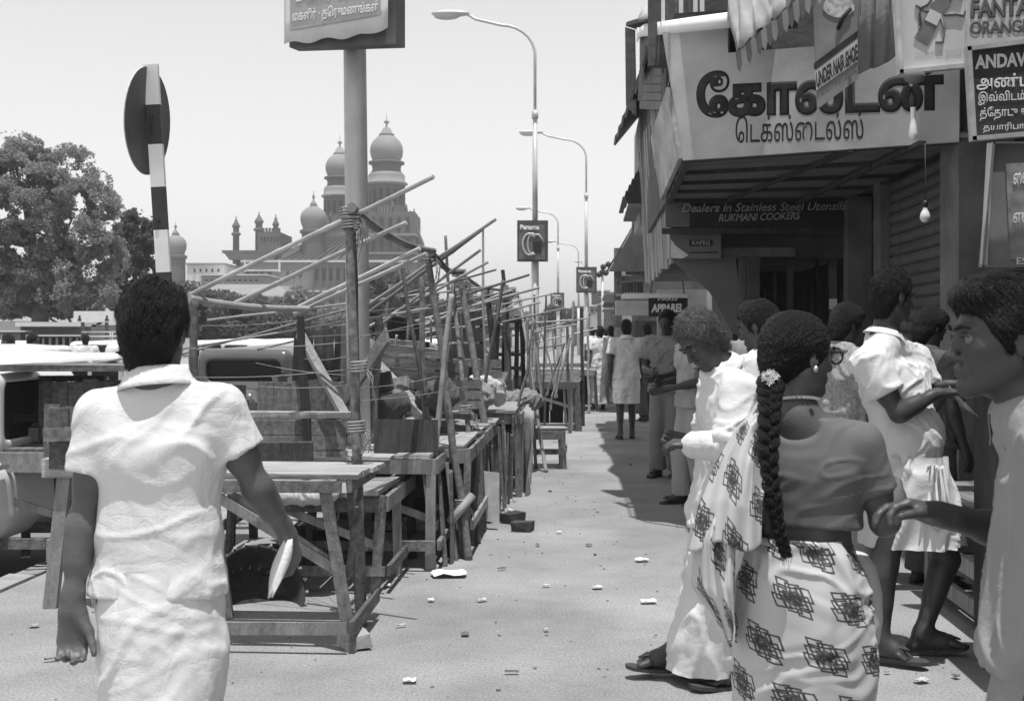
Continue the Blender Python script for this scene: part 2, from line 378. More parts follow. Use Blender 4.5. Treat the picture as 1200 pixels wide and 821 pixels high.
def hair_part(root, c, f, u, s, style, m, h, blades=1800):
    f = f.normalized(); u = (u-f*u.dot(f)).normalized(); l = f.cross(u).normalized(); A = (l, f, u)
    P = lambda a, b, d: c+l*a*s+f*b*s+u*d*s
    F = Field()
    if style == 'bun':      # long hair drawn smoothly back
        F.ell(P(0, -.016, .020), (.081*s, .101*s, .090*s), A, k=.02, clip=[(P(0, .062, .06), f*.85-u*.35)])
        F.ell(P(0, -.066, -.038), (.050*s, .045*s, .050*s), A, k=.03)
        F.ell(P(0, .075, -.055), (.055*s, .085*s, .085*s), A, k=.015, neg=True)
    else:
        top = {'short': .012, 'pomp': .020, 'curly': .018, 'thick': .022}[style]
        F.ell(P(0, -.014, .026), ((.078+top*.4)*s, (.096+top*.4)*s, (.086+top)*s), A, k=.02, clip=[(P(0, .070, .060), f*.8-u*.45)])
        if style in ('pomp', 'thick'): F.ell(P(0, .045, .085), (.060*s, .052*s, .036*s), A, k=.03)
        F.ell(P(0, -.050, -.030), (.062*s, .050*s, .060*s), A, k=.03); F.cap(P(-.022, -.052, -.06), P(.022, -.052, -.06), .036*s, k=.03, clip=[(P(0, 0, -.098), -u)]); F.cap(P(-.018, -.050, -.10), P(.018, -.050, -.10), .030*s, k=.02, clip=[(P(0, 0, -.118), -u)])
        for q in (-1, 1): F.cap(P(.070*q, .022, .02), P(.070*q, .016, -.018), .010*s, .005*s, k=.012)  # sideburns
        for q in (-1, 1): F.ell(P(.092*q, -.002, -.022), (.022*s, .024*s, .034*s), A, k=.008, neg=True)
        F.ell(P(0, .098, -.035), (.09*s, .075*s, .092*s), A, k=.012, neg=True)
    V, Q = F.mesh(h); N = vnormals(V, Q)
    if style == 'curly': V = V+N*(.004*(vnoise(V*60, 3)+.4*vnoise(V*140, 4)))[:, None]
    elif style != 'bun': V = V+N*(.0028*(1-2*np.abs(vnoise(V*np.array([95, 95, 22]), 3)))+.003*vnoise(V*22, 7))[:, None]
    else:
        fl_ = np.array(list((-f*.85-u*.5).normalized())); q_ = V-np.array(c); al = q_@fl_; pe = q_-al[:, None]*fl_
        V = V+N*(.0022*(1-2*np.abs(vnoise(pe*170+al[:, None]*6, 3)))+.002*vnoise(pe*60+al[:, None]*4, 5))[:, None]; blades = 500
    V = V.astype(np.float32); nb = len(V)
    if blades and len(V) > 50:
        idx = rng.choice(nb, min(blades, nb*3)); p = V[idx]; n = N[idx]
        fl = np.array(list(-f*.7-u*.9))+rng.normal(0, .20 if style != 'curly' else 1.2, (len(idx), 3))
        if style == 'bun': fl = np.array(list(-f*.8-u*.6))+rng.normal(0, .12, (len(idx), 3))
        fl = fl-n*(fl*n).sum(1, keepdims=True); fl /= np.linalg.norm(fl, axis=1, keepdims=True)+1e-9
        L = rng.uniform(.012, .036, (len(idx), 1))*s; sd_ = np.cross(n, fl)*rng.uniform(.0006, .0016, (len(idx), 1)); lift = {'short': .06, 'pomp': .06, 'thick': .08, 'curly': .22, 'bun': .0}[style]
        a = p-sd_-n*.001; b = p+sd_-n*.001; m1 = p+fl*L*.6+n*L*lift; e = p+fl*L+n*L*lift*.8
        BV = np.concatenate([a, b, m1+sd_*.7, m1-sd_*.7, e+sd_*.2, e-sd_*.2]); k = len(idx); i = np.arange(k)
        BF = np.concatenate([np.stack([i, i+k, i+2*k, i+3*k], 1), np.stack([i+3*k, i+2*k, i+4*k, i+5*k], 1)])+nb
        V = np.concatenate([V, BV.astype(np.float32)]); Q = np.concatenate([Q, BF.astype(np.int32)])
    return mesh_obj('hair', V, Q, m, root, True)
def std_pose(H=1.68, step=.0, arm=.0, lean=0.0, bend=0.0):
    """local joints, facing +Y, feet about the origin"""
    k = H/1.70; V = Vector; J = {}
    J['hL'] = V((-.085, 0, .88)); J['hR'] = V((.085, 0, .88))
    J['fw'] = V((0, 1, 0)); J['f'] = V((0, 1, 0)); J['u'] = V((0, 0, 1))
    J['neck'] = V((0, lean*.5-.015, 1.43-bend*.1)); J['sL'] = V((-.185, lean*.45, 1.375)); J['sR'] = V((.185, lean*.45, 1.375))
    J['head'] = V((0, lean*.6+.015, 1.585-bend*.1))
    for sd_, q in (('L', -1), ('R', 1)):
        a = arm*q
        J['e'+sd_] = J['s'+sd_]+V((.045*q, -.02+.16*a, -.285)); J['w'+sd_] = J['e'+sd_]+V((.0, .07+.14*a+.03, -.25))
        st = step*q
        J['k'+sd_] = V((.09*q, .05+.16*max(st, -.3), .46)); J['a'+sd_] = V((.09*q, .30*st, .08+.05*max(-st, 0))); J['t'+sd_] = J['a'+sd_]+V((.02*q, .17, -.055-.06*max(-st, 0)))
    for kk in J:
        if kk not in ('fw', 'f', 'u'): J[kk] = J[kk]*k
    J['k'] = k
    return J
def body_field(J, g=1.0, hands=True, fem=False, belly=0.0, head=True):
    F = Field(); k = J.get('k', 1.0); fw = J['fw'].normalized(); ms = (J['sL']+J['sR'])/2; mh = (J['hL']+J['hR'])/2; bl = (J['sR']-J['sL']).normalized(); up = (ms-mh).normalized(); hw = (J['sR']-J['sL']).length/2
    cc = lerp(ms, mh, .27); wc = lerp(ms, mh, .62); pc = lerp(ms, mh, .95); J.update(cc=cc, wc=wc, pc=pc, ms=ms, mh=mh, bl=bl, up=up)
    a = hw/.185
    F.cap(cc-bl*.055*a, cc+bl*.055*a, .098*g, flat=fw, fk=1.12, k=.05*k)
    F.cap(lerp(cc, ms, .5)-bl*.10*a, lerp(cc, ms, .5)+bl*.10*a, .066*g, k=.05*k)
    F.cap(wc-bl*.04*a, wc+bl*.04*a, (.084 if fem else .092)*g, flat=fw, fk=1.1, k=.07*k)
    if belly: F.ell(wc+fw*.05, (.12, .12, .13), k=.06)
    F.cap(pc-bl*.06*a, pc+bl*.06*a, .095*g*(1.1 if fem else 1), flat=fw, fk=1.05, k=.07*k)
    F.cap(J['neck'], lerp(J['neck'], J['head'], .62), .056*k*(.86 if fem else 1), .052*k*(.84 if fem else 1), k=.03*k)
    F.cap(J['neck']-up*.03, J['sL'], .05*k, .046*k, k=.05*k); F.cap(J['neck']-up*.03, J['sR'], .05*k, .046*k, k=.05*k)
    for q in 'LR':
        s_, e_, w_ = J['s'+q], J['e'+q], J['w'+q]; ga = g*k
        F.cap(s_, e_, .050*ga, .037*ga, k=.03*k); F.cap(lerp(s_, e_, .25), lerp(s_, e_, .6), .046*ga, .042*ga, k=.03*k)
        F.cap(e_, w_, .037*ga, .0245*ga, k=.02*k); F.cap(lerp(e_, w_, .1), lerp(e_, w_, .45), .039*ga, .033*ga, k=.025*k)
        d = (w_-e_).normalized()
        if hands:
            hd = J.get('hand'+q, {}); n = hd.get('n', (-bl if q == 'R' else bl)); t = hd.get('t', fw)
            hand(F, w_, hd.get('d', d), n, t, hd.get('curl', .4), hd.get('s', k*.97), hd.get('spread', 0), hd.get('thumb', .5))
        h_, n_, a_, t_ = J['h'+q], J['k'+q], J['a'+q], J['t'+q]
        F.cap(h_, n_, .088*g*k, .056*g*k, k=.05*k); F.cap(n_, a_, .053*g*k, .035*k, k=.03*k)
        bk = (n_-a_).normalized(); bb = (fw-bk*fw.dot(bk)).normalized()
        F.cap(lerp(n_, a_, .15)-bb*.018*k, lerp(n_, a_, .5)-bb*.012*k, .050*g*k, .040*k, k=.03*k)
        fd = (t_-a_); fl = Vector((fd.x, fd.y, 0)); fl = fl.normalized() if fl.length > 1e-4 else fw
        heel = a_-fl*.035*k+(t_-a_).normalized()*0+Vector((0, 0, -.045*k))
        F.cap(heel, lerp(a_, t_, .55)+Vector((0, 0, -.006)), .032*k, .034*k, k=.03*k); F.cap(a_+Vector((0, 0, .01)), lerp(a_, t_, .8), .036*k, .024*k, k=.03*k)
        sdv = Vector((-fl.y, fl.x, 0)); td = (t_-a_).normalized()
        for z in range(5):
            o = (z-2)*.0165*k; r = (.0135 if (z == (4 if q == 'R' else 0)) else .0095)*k
            tp = lerp(a_, t_, .82)+sdv*o; F.cap(tp, tp+td*.045*k*(1-abs(z-(3 if q == 'R' else 1))*.1), r*1.15, r, k=.008)
    if head: head_prims(F, J['head'], J['f'], J['u'], J.get('hs', k), nose=J.get('nose', 1.0))
    return F
def add_body(root, J, m, h=.006, **kw):
    F = body_field(J, **kw); V, Q = F.mesh(h); bo_ = mesh_obj('body', V, Q, m, root, True)
    if h < .012:
        s = J.get('hs', J.get('k', 1)); f = J['f'].normalized(); u = (J['u']-f*J['u'].dot(f)).normalized(); l = f.cross(u).normalized(); c = J['head']; P = lambda a, b_, d: c+l*a*s+f*b_*s+u*d*s
        ew = mat('eye_white', .16, .2, .05, 20); ei = mat('eye_iris', .015, .15, .05, 20)
        for q in (-1, 1):
            pr = [(.0118*s*math.sin(a), -.0118*s*math.cos(a)) for a in np.linspace(.05, PI-.05, 9)]
            e = MB().lathe(pr, P(.031*q, .0795, -.001), 14).build('eye', ew, root); MB().lathe([(.0062*s*math.sin(a), -.0062*s*math.cos(a)) for a in np.linspace(.05, PI-.05, 7)], P(.031*q, .0866, -.001), 10).build('iris', ei, e)
            b = MB(); b.tube([P(.012*q, .0995, .019), P(.028*q, .097, .0255), P(.046*q, .083, .020)], [.0032*s, .0042*s, .0022*s], 6); b.build('eyebrow', hair_m, root)
            b = MB(); b.tube([P(.020*q, .0905, .003), P(.031*q, .0935, .0075), P(.043*q, .085, .003)], [.0022*s, .0028*s, .0020*s], 6); b.build('eyelid', m, root)
    return bo_
def strip_collar(root, J, m, r=.066, hgt=.036, gap=.35, name='collar'):
    up = (J['head']-J['neck']).normalized(); fw = J['fw']; fw = (fw-up*fw.dot(up)).normalized(); l = fw.cross(up).normalized(); k = J.get('k', 1)
    c = J['neck']+up*.004*k; G = []
    prof = [(0.0, .000), (-.002, .012), (-.001, .028), (.003, .036), (.008, .034), (.014, .018), (.022, -.006), (.030, -.022)]
    for dr, dz in prof:
        row = []
        for i in range(41):
            a = gap+(2*PI-2*gap)*i/40; op = max(0, math.cos(a))
            rr = (r+dr+.006*op)*k; z = (dz*hgt/.036-op*.035)*k
            row.append(c+fw*math.cos(a)*rr*1.06+l*math.sin(a)*rr*1.08+up*z)
        G.append(row)
    return MB().sheet(G, .0025).build(name, m, root)
def shirt(root, J, m, hem=.1, sl=.62, ease=.022, amp=.010, h=.007, name='shirt', sflare=.018, seed=1, neckdrop=.0, blouse=False, g=1.0, hemdir=None, wl=None, hip=1.0, scoop=None, belly=0):
    k = J.get('k', 1.0); fw, bl, up, ms, mh, cc, wc, pc = [J[x] for x in ('fw', 'bl', 'up', 'ms', 'mh', 'cc', 'wc', 'pc')]
    hw = (J['sR']-J['sL']).length/2; a = hw/.185; F = Field(); E = ease
    F.cap(cc-bl*.058*a, cc+bl*.058*a, .098*g+E, flat=fw, fk=1.12, k=.05)
    F.cap(lerp(cc, ms, .5)-bl*.105*a, lerp(cc, ms, .5)+bl*.105*a, .066*g+E, k=.05)
    F.cap(wc-bl*.055*a, wc+bl*.055*a, (.09*g+E*1.3) if not blouse else .09*g+E, flat=fw, fk=1.1, k=.07)
    if belly: F.ell(wc+fw*.05, (.15, .15, .165), k=.06)
    if not blouse:
        F.cap(pc-bl*.062*a, pc+bl*.062*a, (.096*g+E*1.35)*hip, flat=fw, fk=1.05, k=.07)
        lo = pc-up*.12; F.cap(lo-bl*.062*a, lo+bl*.062*a, (.098*g+E*1.5)*hip, flat=fw, fk=1.05, k=.07)
    F.cap(J['neck']-up*.035*k, J['sL'], (.048+E*.8)*k, (.048+E*.6)*k, k=.05); F.cap(J['neck']-up*.035*k, J['sR'], (.048+E*.8)*k, (.048+E*.6)*k, k=.05)
    for q in 'LR':
        s_, e_ = J['s'+q], J['e'+q]; d = (e_-s_).normalized(); end = s_+(e_-s_)*sl
        F.cap(s_, lerp(s_, e_, 1.25), (.050+E)*k*g, (.048+E+sflare*1.4)*k*g, k=.022, clip=[(end, d)])
    hp = mh+up*(-hem) if not blouse else lerp(ms, mh, hem)
    clips = [(hp, hemdir if hemdir else -up), (J['neck']+up*(.044-neckdrop), up)]
    if scoop: F.ell(scoop[0], scoop[1], k=.01, neg=True)
    V, Q = F.mesh(h, clips); N = vnormals(V, Q)
    wl = wl or [((.45, 0, .9), .055, .26, 1.0), ((-.75, 0, .6), .06, .30, .9), ((1, 0, .1), .07, .25, .5)]
    d = folds(V, amp, wl, seed)
    edge = np.abs(N@v3(up)); d = np.where(edge > .92, 0, d)
    V = (V+N*d[:, None]).astype(np.float32)
    return mesh_obj(name, V, Q, m, root, True)
def drape(root, rings, m, name, nz=70, na=110, amp=.02, nf=9, seed=0, diag=0.0, cl=.012, ftop=0.2, wl=None):
    """garment wrapped about the legs: rings of (z, cx, cy, rx, ry); its surface carries metres in the attribute 'cloth'"""
    rings = sorted(rings, key=lambda q: -q[0]); zs = np.array([r[0] for r in rings]); R = np.array(rings)
    t = np.linspace(0, 1, nz); Z = zs[0]+(zs[-1]-zs[0])*t
    I = [np.interp(-Z, -zs, R[:, i]) for i in range(1, 5)]
    for _ in range(3): I = [np.concatenate([[x[0]], (x[:-2]+2*x[1:-1]+x[2:])/4, [x[-1]]]) for x in I]
    A = np.linspace(0, 2*PI, na, endpoint=False)
    ZZ, AA = np.meshgrid(Z, A, indexing='ij'); T = np.repeat(t[:, None], na, 1)
    ph = AA+diag*T
    n1 = vnoise(np.stack([np.cos(ph).ravel()*nf*.33, np.sin(ph).ravel()*nf*.33, T.ravel()*1.2+seed], 1), seed).reshape(ZZ.shape)
    n2 = vnoise(np.stack([np.cos(ph).ravel()*nf*.8, np.sin(ph).ravel()*nf*.8, T.ravel()*2.0+seed], 1), seed+3).reshape(ZZ.shape)
    am = amp*(ftop+(1-ftop)*T); dr = am*((1-2*np.abs(n1))*.9+n2*.45)
    X = I[0][:, None]+(I[2][:, None]+dr)*np.cos(AA); Y = I[1][:, None]+(I[3][:, None]+dr)*np.sin(AA)
    V = np.stack([X.ravel(), Y.ravel(), ZZ.ravel()], 1); i, j = np.meshgrid(np.arange(nz-1), np.arange(na), indexing='ij'); j2 = (j+1) % na
    Q = np.stack([(i*na+j).ravel(), ((i+1)*na+j).ravel(), ((i+1)*na+j2).ravel(), (i*na+j2).ravel()], 1)
    N = vnormals(V.astype(np.float32), Q)
    V2 = V+N*folds(V, cl, wl or [((.8, 0, .6), .06, .3, 1.0), ((-.6, 0, .8), .07, .35, .8)], seed+20)[:, None]
    o = mesh_obj(name, V2, Q.astype(np.int32), m, root, True)
    at = o.data.attributes.new('cloth', 'FLOAT_VECTOR', 'POINT'); U = np.stack([AA.ravel()*.19, ZZ.ravel()-T.ravel()*0, 0*ZZ.ravel()], 1).astype(np.float32); at.data.foreach_set('vector', U.ravel())
    return o
def trousers(root, J, m, h=.009, r0=.10, r1=.085, end=1.0, amp=.008, name='trousers', g=1.0):
    k = J.get('k', 1); F = Field(); bl = J['bl']; pc = J['pc']
    F.cap(pc-bl*.06, pc+bl*.06, .108*g, flat=J['fw'], fk=1.05, k=.06)
    for q in 'LR':
        F.cap(J['h'+q], J['k'+q], r0*k*g, (r0+r1)*.5*k*g*.9, k=.05); e = lerp(J['k'+q], J['a'+q], end); F.cap(J['k'+q], e, (r0+r1)*.5*.9*k*g, r1*k, k=.02, clip=[(e, J['a'+q]-J['k'+q])])
    V, Q = F.mesh(h, [(pc+J['up']*.10, J['up'])]); N = vnormals(V, Q)
    V = (V+N*folds(V, amp, [((.9, 0, .3), .06, .22, 1), ((.2, 0, 1), .07, .3, .8)], 4)[:, None]).astype(np.float32)
    return mesh_obj(name, V, Q, m, root, True)
def sandals(root, J, m=None):
    for q in 'LR':
        a_, t_ = J['a'+q], J['t'+q]; fl = (t_-a_); fl.z = 0; fl.normalize(); sdv = Vector((-fl.y, fl.x, 0)); dn = (t_-a_); dz = (t_.z-(a_.z-.055))
        c0 = a_-fl*.06; poly = []
        b = MB(); N_ = 14; pts = []
        z0, z1 = a_.z-.082, t_.z-.024
        out = [(-.065, .0), (-.055, .026), (0, .033), (.07, .034), (.13, .044), (.18, .040), (.205, .015), (.205, -.015), (.18, -.038), (.13, -.040), (.07, -.03), (0, -.032), (-.055, -.026)]
        P = [a_+fl*x+sdv*y+Vector((0, 0, (z0 if x < .08 else lerp(z0, z1, (x-.08)/.1))-a_.z)) for x, y in out]
        b.prism(P, (0, 0, .016)); s_ = b.build('sandal', m or sole_m, root)
        st = MB(); tz = lerp(a_, t_, .72)
        for sg in (-1, 1): st.tube([tz+fl*.05+Vector((0, 0, .012)), tz+fl*.01+sdv*sg*.02+Vector((0, 0, .026)), a_+fl*.05+sdv*sg*.038+Vector((0, 0, -.055))], .0055, 6)
        st.build('strap', m or sole_m, s_)
def figure(name_label, cat, loc, rz, J, h=.008, skin_m=None, hair='short', hair_mat=None, top=None, bottom=None, feet=True, group=None, blades=900, body_kw={}, collar=True):
    r = thing('person', name_label, cat, loc, rz, group)
    add_body(r, J, skin_m or skin, h, **body_kw)
    if hair: hair_part(r, J['head'], J['f'], J['u'], J.get('hs', J.get('k', 1)), hair, hair_mat or hair_m, max(h*.7, .005), blades)
    if top: shirt(r, J, top[0], h=max(h, .007), **(top[1] if len(top) > 1 else {}))
    if top and collar: strip_collar(r, J, top[0])
    if bottom:
        kind, m, kw = bottom
        if kind == 'trousers': trousers(r, J, m, h=max(h, .009), **kw)
        else:
            k = J.get('k', 1); zt = J['mh'].z+.08; ze = kw.get('end', .12); mh = J['mh']; ka = (J['aL']+J['aR'])/2
            sp = abs(J['aL'].y-J['aR'].y)*.5
            R = [(zt, mh.x, mh.y, .15*k, .11*k), (mh.z-.05, mh.x, mh.y, .18*k, .135*k), (.5*k, lerp(mh.x, ka.x, .5), lerp(mh.y, ka.y, .5), .17*k, .13*k+sp*.5), (ze, lerp(mh.x, ka.x, .9), lerp(mh.y, ka.y, .9), (.175 if ze < .3 else .17)*k, .13*k+sp*(.9 if ze < .3 else .5))]
            drape(r, [q for q in R if q[0] >= ze], m, kw.get('name', 'dhoti'), nz=kw.get('nz', 40), na=64, amp=.022, seed=kw.get('seed', 1))
    if feet: sandals(r, J)
    return r
# ------------------------------------------------------------------ setting: ground, road, far court, trees, far street
def strip_ground(name, m, z, r0, r1, s0, s1, nr=2, ns=2):
    b = MB(); G = [[RS(lerp(r0, r1, i/(nr-1)), lerp(s0, s1, j/(ns-1)), z) for j in range(ns)] for i in range(nr)]
    b.sheet(G, sm=False); return tag(b.build(name, m), kind='structure')
def pave_mat():
    m = mat('pavement_cement', .275, .9, .28, .9, .6, 18, spots=.2); n = m.node_tree.nodes; l = m.node_tree.links; b = n['Principled BSDF']
    src = b.inputs['Base Color'].links[0].from_socket
    tc = n.new('ShaderNodeTexCoord'); nz = n.new('ShaderNodeTexNoise'); nz.inputs['Scale'].default_value = 1.3; nz.inputs['Detail'].default_value = 8; l.new(tc.outputs['Object'], nz.inputs['Vector'])
    ad = n.new('ShaderNodeMixRGB'); ad.blend_type = 'ADD'; ad.inputs[0].default_value = .5; l.new(tc.outputs['Object'], ad.inputs[1]); l.new(nz.outputs['Color'], ad.inputs[2])
    vo = n.new('ShaderNodeTexVoronoi'); vo.feature = 'DISTANCE_TO_EDGE'; vo.inputs['Scale'].default_value = .9; l.new(ad.outputs[0], vo.inputs['Vector'])
    mr = n.new('ShaderNodeMapRange'); mr.inputs['From Max'].default_value = .012; mr.inputs['To Min'].default_value = .95; l.new(vo.outputs['Distance'], mr.inputs['Value'])
    nf = n.new('ShaderNodeTexNoise'); nf.inputs['Scale'].default_value = 90; nf.inputs['Detail'].default_value = 3; l.new(tc.outputs['Object'], nf.inputs['Vector'])
    m2 = n.new('ShaderNodeMapRange'); m2.inputs['From Min'].default_value = .3; m2.inputs['From Max'].default_value = .7; m2.inputs['To Min'].default_value = .66; m2.inputs['To Max'].default_value = 1.3; l.new(nf.outputs[0], m2.inputs['Value'])
    a = n.new('ShaderNodeMath'); a.operation = 'MULTIPLY'; l.new(src, a.inputs[0]); l.new(mr.outputs[0], a.inputs[1])
    c = n.new('ShaderNodeMath'); c.operation = 'MULTIPLY'; l.new(a.outputs[0], c.inputs[0]); l.new(m2.outputs[0], c.inputs[1]); l.new(c.outputs[0], b.inputs['Base Color'])
    return m
KR = -3.3
b = MB(); b.quad((-900, -30, -.154), (900, -30, -.154), (900, 2500, -.154), (-900, 2500, -.154)); tag(b.build('ground', mat('dusty_earth', .22, .95, .25, .3, .4, 9, spots=.2)), kind='structure')
strip_ground('road', mat('asphalt_worn', .20, .9, .2, .5, .5, 40, spots=.15), -.15, -26, KR, -3, 300)
pv = strip_ground('pavement', pave_mat(), 0, KR, 9, -3, 300, 30, 120)
km = mat('kerb_granite', .30, .9, .25, 5, .5, 30, rnd=.2)
kb = MB().box((0, .49, -.075), (.16, .965, .17), jit=.006); k0 = kb.build('kerb_stone', km)
for i in range(48):
    o = k0 if i == 0 else k0.copy()
    if i: COL.objects.link(o)
    o.location = RS(KR-.085, 5+i*.985, .004*math.sin(i*1.7)); o.rotation_euler = (0, 0, -ST+.004*math.sin(i*2.3)); o.parent = pv
# court_building -------------------------------------------------
CM = mat('court_brick', .12, .9, .18, .25, .0, spots=.15); CL = mat('court_stone', .24, .9, .12, .3); CD = mat('court_roof', .075, .9, .2, .2); CW = mat('court_plaster', .62, .9, .1, .2, spots=.2); CK = mat('court_opening', .03, .8, .1, 1)
DC = 250.0; mp_ = DC/FPX
court = thing('court_building', 'far red-brick courthouse with bulbous onion domes, banded towers and minarets behind the bamboo poles', 'building', (Wp(452, 0, DC).x, DC, 0))
def cpt(px, py, dy=0): p = Wp(px, py, DC); return V2(p.x-court.location.x, dy, p.z)
V2 = lambda *a: Vector(a)
def prof(parent, name, m, px, pr, n=24, dy=0, sm=True):
    x0 = cpt(px, 0).x; b = MB(); b.lathe([(r*mp_, cpt(px, y).z) for y, r in pr][::-1], (x0, dy, 0), n, sm); return b.build(name, m, parent)
def tower(px, y0, k, dy, low):
    Y = lambda v: y0+(v-133)*k
    t = prof(court, 'tower', CM, px, [(Y(y), r*k) for y, r in [(216, 21), (250, 21), (252, 24.5), (255, 25), (258, 23.5), (low, 24.5)]], 16, dy, False)
    prof(t, 'finial', CL, px, [(Y(y), r*k) for y, r in [(133, .3), (141, .6), (142, 3), (144, 3.2), (145, 1), (149, 1.2), (150, 4), (156, 7), (157.5, 9), (159, 9)]], 12, dy)
    prof(t, 'dome', CL, px, [(Y(y), r*k) for y, r in [(158, 6), (161, 11), (166, 16), (172, 18.8), (177, 19.4), (183, 18.6), (188, 16.5), (190, 16)]], 32, dy)
    prof(t, 'cornice', CM, px, [(Y(y), r*k) for y, r in [(189, 17), (190, 21), (192.5, 21), (193, 17.5), (199, 16.5), (203, 18)]], 32, dy)
    prof(t, 'drum', CL, px, [(Y(y), r*k) for y, r in [(202, 18), (205, 21), (207, 21.5), (213, 21.8), (214, 24), (216.5, 25), (218, 21)]], 32, dy)
    x0 = cpt(px, 0).x
    cb, wb = MB(), MB()
    for i in range(16):
        a = 2*PI*i/16; c = V2(x0+math.cos(a)*21.2*k*mp_, dy+math.sin(a)*21.2*k*mp_, (cpt(0, Y(217)).z+cpt(0, Y(243)).z)/2)
        M_ = Matrix.Rotation(a, 3, 'Z'); cb.box(c, (1.3*k*mp_, 1.8*k*mp_, 26*k*mp_), M_)
        a += PI/16; c = V2(x0+math.cos(a)*20.9*k*mp_, dy+math.sin(a)*20.9*k*mp_, cpt(0, Y(232)).z); M_ = Matrix.Rotation(a, 3, 'Z'); wb.box(c, (.9*k*mp_, 3.6*k*mp_, 15*k*mp_), M_)
        wb.tube([c+M_@V2(-.3, 0, 7.5*k*mp_), c+M_@V2(.45*k*mp_, 0, 7.5*k*mp_)], 1.8*k*mp_, 10)
    cb.build('pilaster', CM, t); wb.build('arched_window', CK, t)
    bb = MB()
    for i in range(40):
        a = 2*PI*i/40; bb.box(V2(x0+math.cos(a)*24*k*mp_, dy+math.sin(a)*24*k*mp_, cpt(0, Y(246.5)).z), (.5*mp_, 1.2*mp_, 7*k*mp_), Matrix.Rotation(a, 3, 'Z'))
    bb.build('balustrade', CL, t)
    for i in range(8):
        a = 2*PI*(i+.5)/8; p = MB(); p.lathe([(1.3*mp_*k, 0), (1.3*mp_*k, 6*mp_*k), (1.9*mp_*k, 6.5*mp_*k), (1.2*mp_*k, 9*mp_*k), (.2*mp_, 14*mp_*k)], V2(x0+math.cos(a)*24.5*k*mp_, dy+math.sin(a)*24.5*k*mp_, cpt(0, Y(252)).z), 8); p.build('pinnacle', CM, t)
    return t
tower(453, 133, 1.0, 0, 400); tower(391, 150, .90, 9, 420)
def small_dome(px, ytop, r, ybase, dy, ylow):
    t = prof(court, 'turret', CM, px, [(ybase, r*.85), (ybase+1, r*1.05), (ybase+4, r*1.05), (ybase+5, r*.9), (ylow, r*.9)], 16, dy, False)
    h = ybase-ytop
    prof(t, 'finial', CL, px, [(ytop, .3), (ytop+h*.1, .7), (ytop+h*.12, 1.7), (ytop+h*.17, 1.7), (ytop+h*.19, .8), (ytop+h*.25, 1), (ytop+h*.28, 2.6), (ytop+h*.42, 5)], 10, dy)
    prof(t, 'dome', CL, px, [(ytop+h*.40, r*.30), (ytop+h*.47, r*.65), (ytop+h*.56, r*.90), (ytop+h*.68, r*1.0), (ytop+h*.82, r*.97), (ytop+h*.95, r*.82), (ybase+.5, r*.80)], 28, dy)
small_dome(373, 228, 15, 272, -6, 340); small_dome(212, 262, 12.5, 300, -4, 345)
def minaret(px, y0, y1, r):
    t = prof(court, 'minaret', CM, px, [(y0+6, r*.4), (y0+9, r*.9), (y0+11, r*1.2), (y0+13, r*1.3), (y0+14, r*.95), (y0+19, r*.95), (y0+20, r*1.5), (y0+22, r*1.5), (y0+23, r), (y1, r*1.05)], 10, -8)
    prof(t, 'finial', CL, px, [(y0, .25), (y0+3, .9), (y0+4, .5), (y0+6, 2)], 8, -8)
for a in ((287, 257, 312, 3.6), (313, 252, 312, 4.2), (332, 255, 300, 3.0), (489, 248, 300, 2.2)): minaret(*a)
def cbox(name, m, x0, x1, y0, y1, d0, d1, parent=None):
    a, c = cpt(x0, y1), cpt(x1, y0); b = MB(); b.box(((a.x+c.x)/2, (d0+d1)/2, (a.z+c.z)/2), (c.x-a.x, d1-d0, c.z-a.z)); return b.build(name, m, parent or court)
w = cbox('gable_block', CM, 313, 338, 276, 312, -9, 4)
for i in range(7): c = cpt(315+i*3.6, 274); MB().box((c.x, -8.6, c.z), (.35, .8, .9)).build('merlon', CM, w)
for i in range(6): c = cpt(317+i*3.8, 284); MB().box((c.x, -9.05, c.z), (.3, .2, 1.0)).build('window', CK, w)
w = cbox('wing', CM, 284, 500, 296, 412, -6, 10)
bb = MB(); bb.prism([cpt(328, 309, -9), cpt(352, 290, -5), cpt(400, 272, 0), cpt(446, 272, 0), cpt(452, 309, -9)], (0, 10, 0)); rf = bb.build('roof', CD, court)
bb = MB()
for i in range(14): a = cpt(338+i*8, 308, -9.2); c_ = cpt(392+i*4.2, 274, -1.2); bb.beam(a, c_, .25, .2)
bb.build('roof_rib', CM, rf)
kb_ = cbox('tower_block', CM, 428, 491, 254, 310, -11, 4)
cbox('cornice', CL, 426, 493, 279, 281.5, -11.6, 4, kb_); cbox('cornice', CL, 426, 493, 300, 302, -11.6, 4, kb_)
def arch_(x, y0, y1, w_, p_, dy):
    b = MB(); a, c = cpt(x, y1), cpt(x, y0); b.box((a.x, dy, (a.z+c.z)/2), (w_*mp_, .3, c.z-a.z)); b.tube([(a.x, dy-.14, c.z), (a.x, dy+.14, c.z)], w_*mp_/2, 10); b.build('window', CK, p_)
for i in range(6): arch_(435+i*9.6, 262, 276, 4, kb_, -11.1); arch_(435+i*9.6, 286, 298, 3.4, kb_, -11.1)
bb = MB(); bb.box((cpt(306, 0).x, -8, cpt(0, 299).z), (62*mp_, 6, 3*mp_)); bb.prism([cpt(277, 300, -11), cpt(337, 300, -11), cpt(333, 308, -11), cpt(283, 308, -11)], (0, 4, 0)); bb.build('cornice', CM, court)
bb = MB(); bb.prism([cpt(484, 300, -7), cpt(484, 250, -7), cpt(490, 268, -7), cpt(497, 285, -7), cpt(497, 300, -7)], (0, 8, 0)); bb.build('buttress', CM, court)
f = cbox('facade', mat('court_grey', .19, .9, .1, .3, spots=.15), 300, 496, 309, 412, -14, -6.5)
